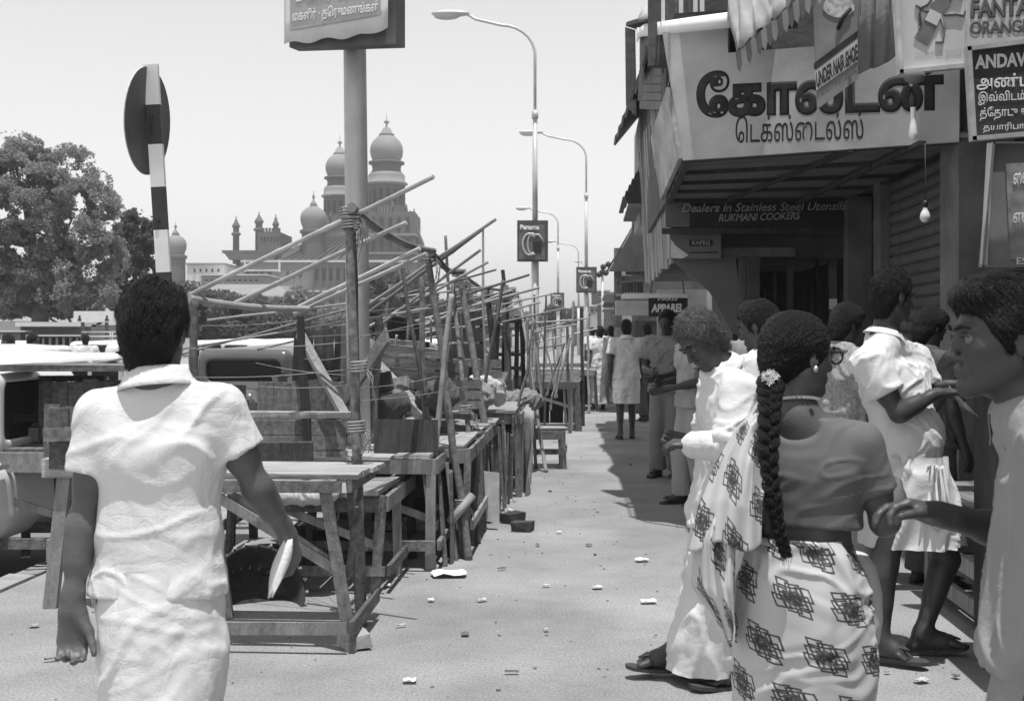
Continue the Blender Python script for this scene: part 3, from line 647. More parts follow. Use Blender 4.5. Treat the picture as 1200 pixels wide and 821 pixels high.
def arches(xs, y0, y1, w_, m, parent, dy):
    for x in xs:
        b = MB(); a, c = cpt(x, y1), cpt(x, y0); b.box((a.x, dy, (a.z+c.z)/2), (w_*mp_, .3, c.z-a.z)); b.tube([(a.x, dy-.14, c.z), (a.x, dy+.14, c.z)], w_*mp_/2, 10); b.build('window', m, parent)
arches([352, 359, 366], 323, 329, 2.2, CK, f, -14.1)
arches([403+i*9 for i in range(9)], 352, 366, 5, CK, f, -14.1); arches([379+i*9.3 for i in range(3)], 355, 368, 5, CK, f, -14.1)
bb = MB()
for y, x0, x1 in ((321, 305, 343), (344, 326, 496), (311, 300, 496), (372, 326, 496)): a, c = cpt(x0, y), cpt(x1, y); bb.box(((a.x+c.x)/2, -14.1, a.z), (c.x-a.x, .4, .35))
for x in (305, 343): bb.box((cpt(x, 0).x, -14.2, cpt(0, 316).z), (.4, .4, 2.4))
bb.build('string_course', CW, f)
arches([384+i*8 for i in range(13)], 320, 332, 3.6, CK, f, -14.1); arches([304+i*8 for i in range(3)], 348, 362, 4, CK, f, -14.1); arches([308+i*8 for i in range(4)], 324, 334, 4, CK, f, -14.1)
for i in range(14): cbox('pilaster', CM, 380+i*8, 381.5+i*8, 312, 372, -14.5, -14.0, f)
cb = cbox('white_wing', CW, 327, 374, 340, 412, -22, -14.4); arches([334, 341, 348, 355, 362, 369], 348, 360, 3, CK, cb, -22.1)
# low pale blocks left of the court
def far_block(label, x0, x1, y0, D, dep, m, wins=(), ww=2, wh=4, name='building', base=None, group=None, cor=True, cat='building'):
    a = Wp(x0, y0, D); c = Wp(x1, y0, D); t = thing(name, label, cat, ((a.x+c.x)/2, D, 0), 0, group); W_2 = (c.x-a.x)/2; H = a.z
    MB().box((0, dep/2, H/2-.08), (2*W_2, dep, H+.16)).build('wall', m, t)
    k = D/FPX
    if cor: MB().box((0, dep/2-.15, H+.0), (2*W_2+.5*min(1, k*8), dep+.3, 1.6*k)).build('roof', CW if m is not CW else CL, t)
    for (wx, wy) in wins:
        f = MB().box((wx*k-(x0+x1)/2*k, -.03, EYE-(wy-HY)*k), (ww*k, .12, wh*k)).build('window', CK, t)
        MB().box((wx*k-(x0+x1)/2*k, -.10, EYE-(wy-HY)*k-wh*k*.55), (ww*k*1.3, .2, .6*k)).build('sill', CW, f)
    return t
far_block('low white flat-roofed block beyond the trees, left of the courthouse under the small dome', 219, 262, 309, 200, 14, CW, [(228+i*7, 317) for i in range(5)])
far_block('grey block with long eaves left of the courthouse, seen between sloping bamboo poles', 236, 312, 322, 190, 12, CL, [(242+i*6.5, 329) for i in range(10)], 2.5, 3)
b = MB(); D = 170; A_, B_ = Wp(228, 333, D), Wp(335, 331, D)
t = thing('shed', 'long shed with pale metal roof in front of the courthouse', 'shed', ((A_.x+B_.x)/2, D, 0)); w_ = (B_.x-A_.x)/2
MB().box((0, 4, 3.2), (2*w_, 8, 6.4)).build('wall', CM, t); MB().prism([(-w_-1, -1, 6.8), (w_+1, -1, 6.8), (w_-2, 4, 8.6), (-w_+2, 4, 8.6)], (0, .1, .2)).build('roof', CL, t)
# trees -----------------------------------------------------------
def leaf_mat(name, v):
    m = mat(name, v, .6, .35, 1.2, rnd=.1); n = m.node_tree.nodes; l = m.node_tree.links; b = n['Principled BSDF']; tr = n.new('ShaderNodeBsdfTranslucent'); ms = n.new('ShaderNodeMixShader'); ms.inputs[0].default_value = .45
    tr.inputs[0].default_value = (v*1.6,)*3+(1,); l.new(b.outputs[0], ms.inputs[1]); l.new(tr.outputs[0], ms.inputs[2]); l.new(ms.outputs[0], n['Material Output'].inputs[0]); return m
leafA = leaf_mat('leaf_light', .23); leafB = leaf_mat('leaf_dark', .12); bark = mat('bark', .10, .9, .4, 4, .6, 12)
def crown(parent, blobs, n, size, m, seed, kind=None, dens=.0, name='crown'):
    R_ = np.random.default_rng(seed); P = []
    tot = sum(b_[3]*b_[4]*b_[5] for b_ in blobs)
    for (x, y, z, a, b_, c) in blobs:
        k = int(n*a*b_*c/tot*2.6)+20; u = R_.normal(size=(k, 3)); u /= np.linalg.norm(u, axis=1, keepdims=True); r = R_.uniform(.15, 1, (k, 1))**.45
        P.append(np.array([x, y, z])+u*r*np.array([a, b_, c]))
    P = np.concatenate(P); s0 = np.mean([b_[3] for b_ in blobs])
    nz = vnoise(P/(s0*.34)+seed, seed)+.5*vnoise(P/(s0*.15)+seed, seed+1); P = P[nz > dens]; P = P[R_.permutation(len(P))[:n]]; k = len(P)
    d1 = R_.normal(size=(k, 3)); d1 /= np.linalg.norm(d1, axis=1, keepdims=True); d2 = np.cross(d1, R_.normal(size=(k, 3))); d2 /= np.linalg.norm(d2, axis=1, keepdims=True)
    L = size*R_.uniform(.6, 1.4, (k, 1)); V = np.stack([P-d1*L, P+d2*L*.5, P+d1*L, P-d2*L*.5], 1).reshape(-1, 3); Q = np.arange(4*k).reshape(-1, 4)
    return mesh_obj(name, V, Q, m, parent)
def tree(label, px, D, blobs_px, n, size, m, seed, trunk=True, dens=.0, cat='tree', group=None, name='tree'):
    base = Wp(px, 0, D); base.z = 0; t = thing(name, label, cat, base, 0, group); k = D/FPX; B = []
    for (x, y, rx, ry) in blobs_px:
        p = Wp(x, y, D)-base; B.append((p.x, random.uniform(-.5, .5)*rx*k, p.z, rx*k, rx*k*.9, ry*k))
    if trunk:
        b = MB(); cz = max(B[0][2], 1.5); tr = cz*.045+.08; b.tube([(0, 0, -.2), (.1, 0, cz*.25), (-.1, .1, cz*.5), (0, 0, cz*.72)], [tr*1.3, tr, tr*.85, tr*.6], 8)
        for bb_ in B[:7]: b.tube([(0, 0, cz*.4), ((bb_[0])*.5, bb_[1]*.5, lerp(cz*.45, bb_[2], .6)), (bb_[0], bb_[1], bb_[2]+.2*bb_[5])], [tr*.5, tr*.3, tr*.08], 6)
        b.build('trunk', bark, t)
    crown(t, B, n, size, m, seed, dens=dens); return t
tree('large spreading leafy tree at the far left behind the parked cars', 45, 62, [(40, 235, 55, 60), (95, 262, 50, 52), (20, 190, 45, 35), (75, 195, 38, 30), (-10, 270, 50, 70), (60, 320, 70, 42), (118, 300, 34, 42), (-40, 220, 50, 60), (15, 340, 60, 35), (106, 215, 30, 22), (125, 250, 25, 30), (95, 345, 50, 28)], 150000, .085, leafA, 3, dens=.16)
tree('darker small tree right of the large leafy tree, behind the striped sign post', 158, 66, [(155, 290, 30, 36), (160, 262, 20, 18), (178, 290, 16, 28), (145, 330, 34, 32), (180, 335, 20, 30)], 34000, .11, leafB, 5, dens=.14)
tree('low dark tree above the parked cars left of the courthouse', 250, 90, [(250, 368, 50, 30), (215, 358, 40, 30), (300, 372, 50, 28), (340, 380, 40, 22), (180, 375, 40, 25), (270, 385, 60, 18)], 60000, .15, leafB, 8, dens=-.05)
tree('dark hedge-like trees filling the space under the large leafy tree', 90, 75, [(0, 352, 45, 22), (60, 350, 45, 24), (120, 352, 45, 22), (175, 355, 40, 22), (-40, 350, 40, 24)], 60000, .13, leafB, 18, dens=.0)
tree('leafy tree against the white courthouse wing', 355, 120, [(350, 352, 18, 18), (372, 372, 26, 20), (340, 372, 22, 18)], 20000, .17, leafA, 9, dens=.0)
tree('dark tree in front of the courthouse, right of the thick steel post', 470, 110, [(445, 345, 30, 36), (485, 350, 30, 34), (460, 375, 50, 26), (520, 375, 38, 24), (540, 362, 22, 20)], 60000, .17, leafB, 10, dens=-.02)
tree('hazy leafy trees filling the ground before the courthouse arches', 420, 118, [(400, 378, 34, 20), (440, 384, 40, 18), (330, 388, 40, 16), (480, 386, 40, 18)], 40000, .16, leafA, 15, dens=.0)
tree('rounded dark tree at the far end of the street, near the second lamp post', 652, 130, [(650, 368, 13, 12), (668, 372, 12, 10), (640, 378, 12, 8)], 9000, .2, leafB, 11, dens=-.3)
tree('low bushy trees closing the far street', 590, 140, [(585, 372, 28, 16), (620, 378, 24, 12), (560, 378, 22, 14)], 18000, .24, leafA, 12, dens=-.2)
# long low building with columns at left, billboard, far street buildings
D = 52; k = D/FPX
t = thing('depot_building', 'long flat-roofed building with white bands and columns under the big tree at left', 'building', Wp(45, 0, D).xy.to_3d())
def lx(x): return (x-45)*k
def lz(y): return EYE-(y-HY)*k
b = MB(); b.box(((lx(-60)+lx(24))/2, 3, (lz(376)-.15)/2), (lx(24)-lx(-60), 6, lz(376)+.15)); b.build('wall', CL, t)
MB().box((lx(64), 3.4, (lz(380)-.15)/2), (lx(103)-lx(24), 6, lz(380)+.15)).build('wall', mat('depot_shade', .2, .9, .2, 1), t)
MB().box((lx(64), .2, lz(380)), (lx(103)-lx(24), 1.6, 5*k)).build('roof', CW, t); MB().box((lx(72), -.3, lz(393)), (lx(102)-lx(38), .9, 1.6*k)).build('sunshade', CW, t); MB().box((lx(-10), -.3, lz(388)), (lx(34)-lx(-60), .8, 1.6*k)).build('sunshade', CW, t)
for x in (36, 100, 7): MB().box((lx(x), -.15, lz(405)/1+.0), (4*k, .4, 26*k)).build('column', CW, t)
for i in range(14): MB().box((lx(44+i*4), .3, lz(402)), (.10, .12, 13*k)).build('window_post', CW if i % 2 else CK, t)
MB().box((lx(68), -.6, (lz(412)-.15)/2), (lx(103)-lx(32), .2, lz(412)+.15)).build('low_wall', CM, t)
t = thing('billboard', 'white billboard with small dark seated figures painted at both ends, beyond the depot', 'billboard', Wp(110, 0, 50).xy.to_3d()); k = 50/FPX
MB().box((0, 0, EYE-(371-HY)*k), (46*k, .15, 13*k)).build('board', white_p, t)
for sg in (-1, 1):
    fb = MB(); z0 = EYE-(376-HY)*k; fb.prism([(sg*16*k+x*k, -.085, z0+z*k) for x, z in ((-2.4, 0), (2.4, 0), (2.2, 2), (1.1, 3), (1.3, 5.5), (0, 7), (-1.2, 5.5), (-1, 3), (-2.2, 2))], (0, .01, 0)); fb.build('painted_figure', black_m, t)
    MB().box((sg*14*k, .1, (EYE-(377-HY)*k)/2), (.12, .12, EYE-(377-HY)*k)).build('post', CM, t)
for i, (x0, x1, y0, D, m, lab) in enumerate(((716, 735, 352, 75, CM, 'brown block closing the right side of the far street under the awnings'), (698, 720, 366, 110, CW, 'pale two-storey block at the far end of the street'), (676, 702, 358, 150, CL, 'grey block far down the street between the lamp posts'), (640, 662, 372, 140, CW, 'low white block far down the street, left of the round tree'), (700, 714, 340, 160, CM, 'tall narrow far block above the distant crowd'), (528, 556, 330, 160, CL, 'pale block seen through the bamboo rafters right of the courthouse'), (556, 600, 346, 150, CM, 'brown long block behind the bamboo poles left of the first lamp post'))):
    k2 = 1
    far_block(lab, x0, x1, y0, D, 12, m, [(x0+3+j*5.0, y0+6+q*9) for j in range(int((x1-x0)/5)) for q in range(2)], 1.8, 3.6)
# small scraps and grit
litm = mat('litter', .5, .9, .5, 30, rnd=.4)
b = MB(); R_ = random.Random(4)
for i in range(1600):
    s = R_.uniform(3.5, 22); r = R_.uniform(-3.0, 2.3); p = RS(r, s, .0)
    if R_.random() < .5 and r > -1.2: continue
    z = R_.uniform(.002, .007)*(1+(R_.random() < .06)*1.5); a = R_.uniform(0, PI); b.box(p+V2(0, 0, z*.5), (z*R_.uniform(1, 2.4), z*R_.uniform(1, 2), z), Matrix.Rotation(a, 3, 'Z'), jit=z*.2)
tag(b.build('gravel', mat('grit', .2, .9, .4, 8)), 'loose grit and small stones scattered over the pavement', kind='stuff')
def scrap(px, py, w, d, m, lab, seed, name='paper_scrap', cat='paper', lift=.02, group=None):
    R2 = random.Random(seed); p = Gp(px, py); G = []; A = R2.uniform(0, 1.5)
    for i in range(7):
        row = []
        for j in range(7):
            u, v = i/6-.5, j/6-.5; u *= 1-.3*abs(v)*R2.uniform(.6, 1.4); z = .012+lift*abs(math.sin(u*5+v*4+seed))*R2.uniform(.6, 1.1)+.004*R2.random()
            x, y = u*w, v*d; row.append(V2(x*math.cos(A*.4)-y*math.sin(A*.4), x*math.sin(A*.4)+y*math.cos(A*.4), z))
        G.append(row)
    o = MB().sheet(G, .002, sm=False).build(name, m, None, p); tag(o, lab, cat, group)
scrap(526, 675, .22, .15, white_p, 'largest torn white paper lying right of the nearest stall', 1)
scrap(541, 619, .10, .14, white_p, 'small white paper under the stall by the rope-tied pole', 2)
scrap(752, 658, .09, .06, white_p, 'small pale paper scrap on bare pavement left of the old man', 3, lift=.012)
scrap(760, 707, .09, .05, white_p, 'pale scrap just left of the lifted sandal', 4, lift=.01)
scrap(598, 601, .05, .10, litm, 'pale rag scrap at the foot of the dark stall', 5)
for i, (x, y) in enumerate(((455, 688), (640, 688), (588, 668), (565, 705), (470, 735), (630, 640), (655, 625), (700, 600), (545, 745), (640, 740), (700, 690), (600, 790), (480, 800), (1080, 800), (1120, 795), (1040, 790), (40, 735), (60, 775), (30, 655), (760, 790), (690, 640), (575, 650), (505, 705))): scrap(x, y, random.uniform(.02, .07), random.uniform(.015, .05), (litm, litm, mat('leaf_dry', .14, .9, .3, 9))[i % 3], 'small torn scrap or dry leaf lying on the pavement', 20+i, 'litter_scrap', 'litter', .006, 'small scraps strewn over the pavement')
# ------------------------------------------------------------------ shops along the right side
def ps(px, py, s):
    m = (px-CX)/FPX; c, sn = math.cos(ST), math.sin(ST); r = s*(m*c-sn)/(c+m*sn); D = -r*sn+s*c
    return r, EYE-(py-HY)/FPX*D
def px3(px, py, s, ds=0):
    r, z = ps(px, py, s); return V2(r, s+ds, z)
def text_mesh(txt, parent, m, o, xd, ud, w, h, bold=0.0, shear=0.0, name='lettering', ext=.002, spc=1.0, segs=4):
    c = bpy.data.curves.new('t', 'FONT'); c.body = txt; c.size = 1; c.bevel_depth = bold; c.bevel_resolution = 0; c.shear = shear; c.resolution_u = segs; c.extrude = 0; c.space_character = spc
    t = bpy.data.objects.new('t', c); COL.objects.link(t); dg = bpy.context.evaluated_depsgraph_get(); me = bpy.data.meshes.new_from_object(t.evaluated_get(dg)); bpy.data.objects.remove(t); bpy.data.curves.remove(c)
    n = len(me.vertices); co = np.empty(n*3, dtype=np.float32); me.vertices.foreach_get('co', co); co = co.reshape(-1, 3); lo, hi = co.min(0), co.max(0)
    xd = Vector(xd).normalized(); ud = Vector(ud); ud = (ud-xd*0).normalized(); nn = xd.cross(ud).normalized()
    u = (co[:, 0]-lo[0])/(hi[0]-lo[0]+1e-9)*w; v = (co[:, 1]-lo[1])/(hi[1]-lo[1]+1e-9)*h
    P = np.array(o)[None]+u[:, None]*np.array(xd)+v[:, None]*np.array(ud/ud.length)+np.array(nn)*(ext+np.clip(co[:, 2:3], 0, 1)*h*.004)
    me.vertices.foreach_set('co', P.astype(np.float32).ravel()); me.materials.clear(); me.materials.append(m); me.update()
    ob = bpy.data.objects.new(name, me); COL.objects.link(ob); ob.parent = parent; return ob
def rs_thing(name, label, cat, group=None): return thing(name, label, cat, (0, 0, 0), -ST, group)   # local x = r, y = s
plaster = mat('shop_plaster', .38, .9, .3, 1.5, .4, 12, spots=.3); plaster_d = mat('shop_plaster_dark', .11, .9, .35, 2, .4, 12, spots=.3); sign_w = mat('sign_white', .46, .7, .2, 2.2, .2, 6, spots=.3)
tin = mat('shutter_tin', .115, .55, .3, 3, .2, 10, (1, 1, 4), metal=.3, rnd=.15); dark_in = mat('dark_board_and_shade', .03, .8, .3, 3); soff = mat('soffit_boards', .16, .9, .2, 2, rnd=.08); grime = mat('side_panel_grimy', .45, .8, .35, 1.6, .2, 8, (1, 1, 2.4), spots=.55)  # dark_in: dark boards, and indoor shade painted as a near-black colour
post_m = mat('post_paint', .16, .7, .3, 4, spots=.3); cloth_d = mat('awning_cloth', .16, .9, .3, 3, .3, 30, spots=.3); cloth_l = mat('awning_cloth_pale', .34, .9, .25, 3, .2, 40, spots=.3)
letter_d = mat('lettering_dark', .035, .95, .5, 9, spots=.3); letter_l = mat('lettering_pale', .72, .6, .1, 8)
def opos(pts): return [V2(*p) for p in pts]
# textile shop building: the wall with its shutter stands on the line r = 2.5
t = rs_thing('textile_shop', 'near shop with ribbed roller shutter, dark doorway and flat canopy over the pavement', 'shop')
WR = 2.5
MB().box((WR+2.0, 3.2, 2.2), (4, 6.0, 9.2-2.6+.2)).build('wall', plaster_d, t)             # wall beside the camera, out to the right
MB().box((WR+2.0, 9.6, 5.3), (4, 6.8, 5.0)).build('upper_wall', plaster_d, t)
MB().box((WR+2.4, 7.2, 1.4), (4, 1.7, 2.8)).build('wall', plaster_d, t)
MB().box((WR+.12, 8.28, 1.4), (.36, .42, 2.78)).build('pillar', post_m, t); MB().box((WR+.08, 10.42, 1.38), (.24, .22, 2.74)).build('pillar', post_m, t); MB().box((WR+.05, 11.55, 1.38), (.22, .2, 2.74)).build('pillar', post_m, t)
sl0 = MB(); pf = [(0, -.045), (-.014, -.03), (-.022, 0), (-.014, .03), (0, .042), (.004, .044), (.004, -.044)]; sl0.prism([V2(x, 0, z) for x, z in pf], (0, 1.82, 0))
base = sl0.build('shutter_slat', tin, t); base.location = (WR+.05, 8.49, .08)
for i in range(1, 30):
    o = base.copy(); COL.objects.link(o); o.parent = t; o.location = (WR+.05, 8.49, .08+i*.09)
for sl_, sh in ((8.50, 0), (10.30, 0)): MB().box((WR+.0, sl_, 1.37), (.08, .05, 2.7)).build('shutter_rail', post_m, t)
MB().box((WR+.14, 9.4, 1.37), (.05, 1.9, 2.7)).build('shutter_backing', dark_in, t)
# solid block for the room behind the doorway, its shade put into the colour
MB().box((WR+2.2, 11.0, 1.4), (3.6, 1.0, 2.74)).build('interior_shade_block', dark_in, t)
# canopy
C1, C2, C3, C4 = V2(.69, 8.85, 2.745), V2(2.49, 8.02, 2.745), V2(2.49, 11.6, 2.745), V2(.75, 11.6, 2.745)
for i in range(12):
    a, c = i/12+.003, (i+1)/12-.003; z = V2(0, 0, random.uniform(0, .004))
    MB().prism([lerp(C1, C4, a)+z, lerp(C2, C3, a)+z, lerp(C2, C3, c)+z, lerp(C1, C4, c)+z], (0, 0, .03)).build('soffit_board', soff, t)
for a in (.02, .27, .50, .72, .97): MB().beam(lerp(C1, C4, a)+V2(0, 0, -.015), lerp(C2, C3, a)+V2(0, 0, -.015), .035, .028).build('soffit_batten', wood_dark, t)
MB().beam(lerp(C1, C2, .62)+V2(0, 0, -.035), lerp(C4, C3, .30)+V2(0, 0, -.035), .03, .02).build('soffit_batten', wood_dark, t); MB().beam(C2+V2(-.3, 0, -.035), lerp(C4, C3, .72)+V2(0, 0, -.035), .05, .03).build('soffit_batten', wood_dark, t)
for c in (C1, C4): pass
MB().beam(C1+V2(.03, .05, -.005), C4+V2(.03, -.05, -.005), .05, .05).build('canopy_edge', wood_dark, t)
# top of canopy + recess
MB().prism([V2(.62, 8.95, 3.46), V2(2.49, 8.2, 3.46), V2(2.49, 11.6, 3.46), V2(.7, 11.6, 3.46)], (0, 0, .03)).build('canopy_top', tin, t)
# textile sign: front board and side board
g_ = rs_thing('shop_signboard', 'big weathered white board with large dark Tamil lettering over the canopy edge', 'sign')
nrm = (C2-C1).cross(V2(0, 0, 1)).normalized()
if nrm.y > 0: nrm = -nrm
def onF(px, py):   # point of the board's plane behind that direction of view
    m = (px-CX)/FPX; c, sn = math.cos(ST), math.sin(ST); A, B = C1, C2; tt = (A.x*c+A.y*sn-m*(A.y*c-A.x*sn))/(-( (B.x-A.x)*c+(B.y-A.y)*sn)+m*((B.y-A.y)*c-(B.x-A.x)*sn)); P = lerp(A, B, tt); D = -P.x*sn+P.y*c
    return V2(P.x, P.y, EYE-(py-HY)/FPX*D)
fr = [onF(800, 188), onF(776, 38), onF(853, 30), onF(853, 62), onF(1125, 42), onF(1124, 166)]
MB().prism([p for p in fr], nrm*-.04).build('board', sign_w, g_)
xd = (C2-C1).normalized()
def ftext(txt, x0, y1, x1, y0, m, par, bold=0, shear=0, spc=1.0, slope=0):
    a, b_, c_ = onF(x0, y1), onF(x1, y1+slope), onF(x0, y0)
    dirx = (b_-a); text_mesh(txt, par, m, a, dirx, (c_-a), dirx.length, (c_-a).length, bold, shear, spc=spc)
ftext("\u0bc7க\u0bbeல\u0bcdடன\u0bcd", 816, 139, 1106, 84, letter_d, g_, .058, 0, 1.0, -9)
# baseline follows the board: second line
ftext("\u0bc6டக\u0bcdஸ\u0bcd\u0bc8டல\u0bcdஸ\u0bcd", 862, 168, 1012, 136, letter_d, g_, .006, 0, 1.0, -5)
sp = [V2(.69, 8.85, 2.745), V2(.60, 8.86, 3.27), V2(.62, 11.5, 3.34), V2(.72, 11.6, 2.745)]
MB().prism(sp, (-.03, 0, 0)).build('side_board', grime, g_)
# utensil sign at the back of the canopy
u = rs_thing('utensil_signboard', 'dark board lettered about stainless steel utensils and cookers under the canopy', 'sign'); s5 = 11.62
def rect(b, x0, y0, x1, y1, s, th=.03, back=0): A, C = px3(x0, y1, s), px3(x1, y0, s); b.box(((A.x+C.x)/2, s+th/2+back, (A.z+C.z)/2), (abs(C.x-A.x), th, abs(C.z-A.z))); return b
rect(MB(), 808, 236, 1016, 266, s5).build('board', dark_in, u); rect(MB(), 780, 235, 808, 266, s5, .04).build('board_end', soff, u); rect(MB(), 776, 266, 1016, 274, s5, .05).build('lower_trim', wood_dark, u)
def rtext(txt, x0, y1, x1, y0, s, m, par, bold=0, shear=0, slope=0.0, spc=1.0):
    a, b_, c_ = px3(x0, y1, s), px3(x1, y1+slope, s), px3(x0, y0, s); text_mesh(txt, par, m, a, b_-a, c_-a, (b_-a).length, (c_-a).length, bold, shear, spc=spc, ext=.004)
dimL = mat('lettering_dim', .42, .6, .4, 20)
rtext('Dealers In Stainless Steel Utensils', 799, 249, 992, 239, s5-.02, dimL, u, .01, .3, -3); rtext('RUKMANI COOKERS', 842, 260, 938, 251, s5-.02, dimL, u, .02, .25, -3)
k = rs_thing('small_shop_sign', 'small grey plate with boxed brand name hanging at the left under the dark board', 'sign'); s6 = 11.75
rect(MB(), 785, 274, 845, 303, s6, .04).build('plate', soff, k); rect(MB(), 808, 281, 835, 288, s6-.015, .02).build('name_box', dark_in, k); rtext('KAPRIS', 811, 287, 832, 282, s6-.02, dimL, k, .02); rect(MB(), 808, 295, 841, 296.4, s6-.01, .015).build('underline', dark_in, k)
b = MB(); b.prism([px3(786, 302, s6-.012), px3(786, 280, s6-.012), px3(792, 288, s6-.012), px3(807, 299, s6-.012), px3(800, 303, s6-.012)], (0, .006, 0)); b.build('emblem', letter_l, k)
# the utensil shop front that faces the walker
f = rs_thing('utensil_shop', 'dark open shop front with thin door frames below the stainless steel utensils board', 'shop')
MB().box((3.2, 15.0, 1.4), (2.9, .2, 2.8)).build('back_wall', dark_in, f); MB().box((1.62, 13.6, 1.15), (.12, 3.4, 2.3)).build('side_wall', plaster_d, f); MB().box((3.0, 13.6, 2.6), (3.0, 3.6, .1)).build('ceiling', dark_in, f)  # back wall and ceiling painted near-black for the shade indoors
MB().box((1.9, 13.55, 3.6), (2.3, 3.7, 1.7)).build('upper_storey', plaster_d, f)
rect(MB(), 800, 290, 932, 301, 11.9, .1).build('lintel', post_m, f)
for x, y0, w_, m in ((926, 296, 7, post_m), (908, 320, 4, wood), (896, 340, 3, wood), (976, 262, 9, post_m), (1018, 240, 7, wood_dark), (958, 300, 3, wood_dark), (996, 300, 3, wood_dark)): rect(MB(), x-w_/2, y0, x+w_/2, 528, 12.0+x*.0006, .08).build('door_post', m, f)
rect(MB(), 972, 350, 981, 362, 11.95, .02).build('notice', letter_l, f)
for i in range(6): rect(MB(), 940+i*9, 330+i % 2*10, 945+i*9, 400, 12.6, .04).build('shelf_post', wood_dark, f)
for i in range(4): rect(MB(), 935, 400+i*20, 1015, 404+i*20, 12.7, .25).build('shelf', wood, f)
b = MB(); b.prism([px3(787, 304, 11.9), px3(862, 301, 11.9), px3(872, 396, 11.9), px3(858, 390, 11.9), px3(832, 342, 11.9)], (0, .06, 0)); b.build('bracket_board', soff, f)
for x in (862, 876, 887): rect(MB(), x-3, 304, x+3, 520, 12.05, .06).build('door_board', wood_dark if x != 876 else wood, f)
for x in (884, 891): rect(MB(), x-2.5, 385, x+2.5, 520, 11.98, .05).build('pale_post', wood_pale, f)
# upper balcony of that shop: louvre, hanging tin strip, rolled white blind
v = rs_thing('balcony_screen', 'upper balcony corner with tin edge, louvred board and rolled white blind, top of canopy', 'balcony')
b = MB(); G = []
for j in range(9):
    t_ = j/8; G.append([lerp(px3(733, 32, 14.8), px3(746, 28, 14.4), t_)+V2(0, .3*t_, 0)+V2(.012*math.sin(j*3.1), 0, 0), lerp(px3(734, 124, 14.8), px3(748, 133, 14.4), t_)+V2(.012*math.sin(j*3.1), .3*t_, .02*math.sin(j*2.2))])
b.sheet(G, .01, sm=False); b.build('tin_strip', tin, v)
for i in range(9): A = px3(751, 46+i*9.6, 14.0); C = px3(777, 46+i*9.6, 12.0); MB().beam(A+V2(.0, 0, 0), C, .03, .098, (0, 0, 1)).build('louvre', soff, v)
MB().beam(px3(757, 54, 12.8), px3(751, 86, 12.8), .045, .045).build('pale_pole', wood_pale, v); MB().beam(px3(752, 86, 12.8), px3(750, 118, 12.8), .05, .05).build('pale_pole', wood_pale, v)
G = []
for x, s_ in ((747, 13.9), (750, 13.4), (757, 12.2), (768, 10.6), (780, 9.0), (800, 8.70), (828, 8.55), (855, 8.42)):
    yt = 33-(x-747)*.13 if x > 752 else 36; yb = (50 if x < 749 else 44-(x-750)*.1); G.append([px3(x, yt-3, s_)+V2(0, -.02, 0), px3(x, (yt+yb)/2, s_)+V2(0, -.045, 0), px3(x, yb, s_)+V2(0, -.02, 0)])
MB().sheet(G, .01).build('blind', mat('blind_white', .85, .8, .08, 3), v)
G = []
for x, y, s_ in ((734, 26, 14.8), (750, 21, 13.4), (765, 19, 11.2), (790, 16, 8.9), (860, 11, 8.4), (900, 8, 8.2)): G.append([px3(x, y, s_), px3(x, y-3, s_+.5)+V2(.3, .5, .0)])
MB().sheet(G, .05, sm=False).build('roof_edge', wood_dark, v)
for x, w_ in ((778, 4), (783, 3), (793, 3), (799, 5), (809, 3), (816, 5), (824, 5)): A = px3(x, 18, 9.3); MB().box((A.x, 9.4, A.z+.8), (w_/FPX*9.3, .05, 1.7)).build('window_bar', letter_l if w_ > 3 else wood, v)
MB().box((px3(805, 0, 9.8).x+.7, 10.1, 4.9), (2.0, .1, 2.4)).build('window_backing', plaster_d, v)
G = []
for j in range(6): x = 747+j*6; G.append([px3(x, 22-j*.7, 12-j*.25), px3(x+2, 18-j*2.4, 12.2-j*.2), px3(x+6, 10-j*2.6, 12.5-j*.2)])
MB().sheet(G, .02).build('tarpaulin', mat('tarpaulin_pale', .45, .9, .2, 3), v)
b = MB(); rect(b, 853, 18, 905, 75, 9.6, .1); b.build('recess_shade_panel', dark_in, v)  # flat near-black panel, painted to stand for the shade of a recess
# slatted panel and next houses down the street
h = rs_thing('old_house', 'next house with hanging vertical boards, small tiled eaves and plastered ground floor', 'house')
for i in range(18):
    s_ = 12.1+i*.30; a = .80-.0*i; zb = 2.16+.02*math.sin(i*2.1)+(.06 if i % 4 == 1 else 0); MB().beam((a+.03, s_, zb), (a-.06+.02*math.sin(i), s_, 4.05), .26, .025, (1, 0, 0)).build('wall_board', (wood_pale, wood_pale, cloth_l)[i % 3], h)
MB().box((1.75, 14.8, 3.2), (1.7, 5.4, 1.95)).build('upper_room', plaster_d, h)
MB().box((2.1, 20.2, 1.1), (1.9, .3, 2.2)).build('end_wall', plaster, h)
for i in range(7):   # small tiled hood (eaves)
    z = 3.72+.02*i; MB().beam((.52+i*.045, 17.2+.0*i, 3.42+i*.085), (.52+i*.045, 19.4, 3.42+i*.085), .07, .02, (0, 0, 1)).build('eave_tile', tin, h)
MB().prism([V2(.53, 17.15, 3.42), V2(.56, 17.15, 3.32), V2(.80, 17.15, 3.32), V2(.84, 17.15, 4.0)], (0, .06, 0)).build('eave_end', wood_dark, h); MB().box((.68, 18.3, 3.30), (.24, 2.3, .04)).build('eave_soffit', soff, h)
MB().box((1.4, 18.7, 3.9), (1.3, 2.2, 1.6)).build('upper_wall', plaster, h)
for i in range(7): MB().beam((.58-.03*i, 13.0+.9*i, 4.3+.02*i), (.80, 13.0+.9*i, 4.9), .85, .03, (1, 0, 0)).build('roof_tin', tin, h)
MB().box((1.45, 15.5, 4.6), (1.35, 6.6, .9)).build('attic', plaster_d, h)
a = rs_thing('awning_house', 'far house with steep dark awning hung over a balcony, right side of the street', 'house')
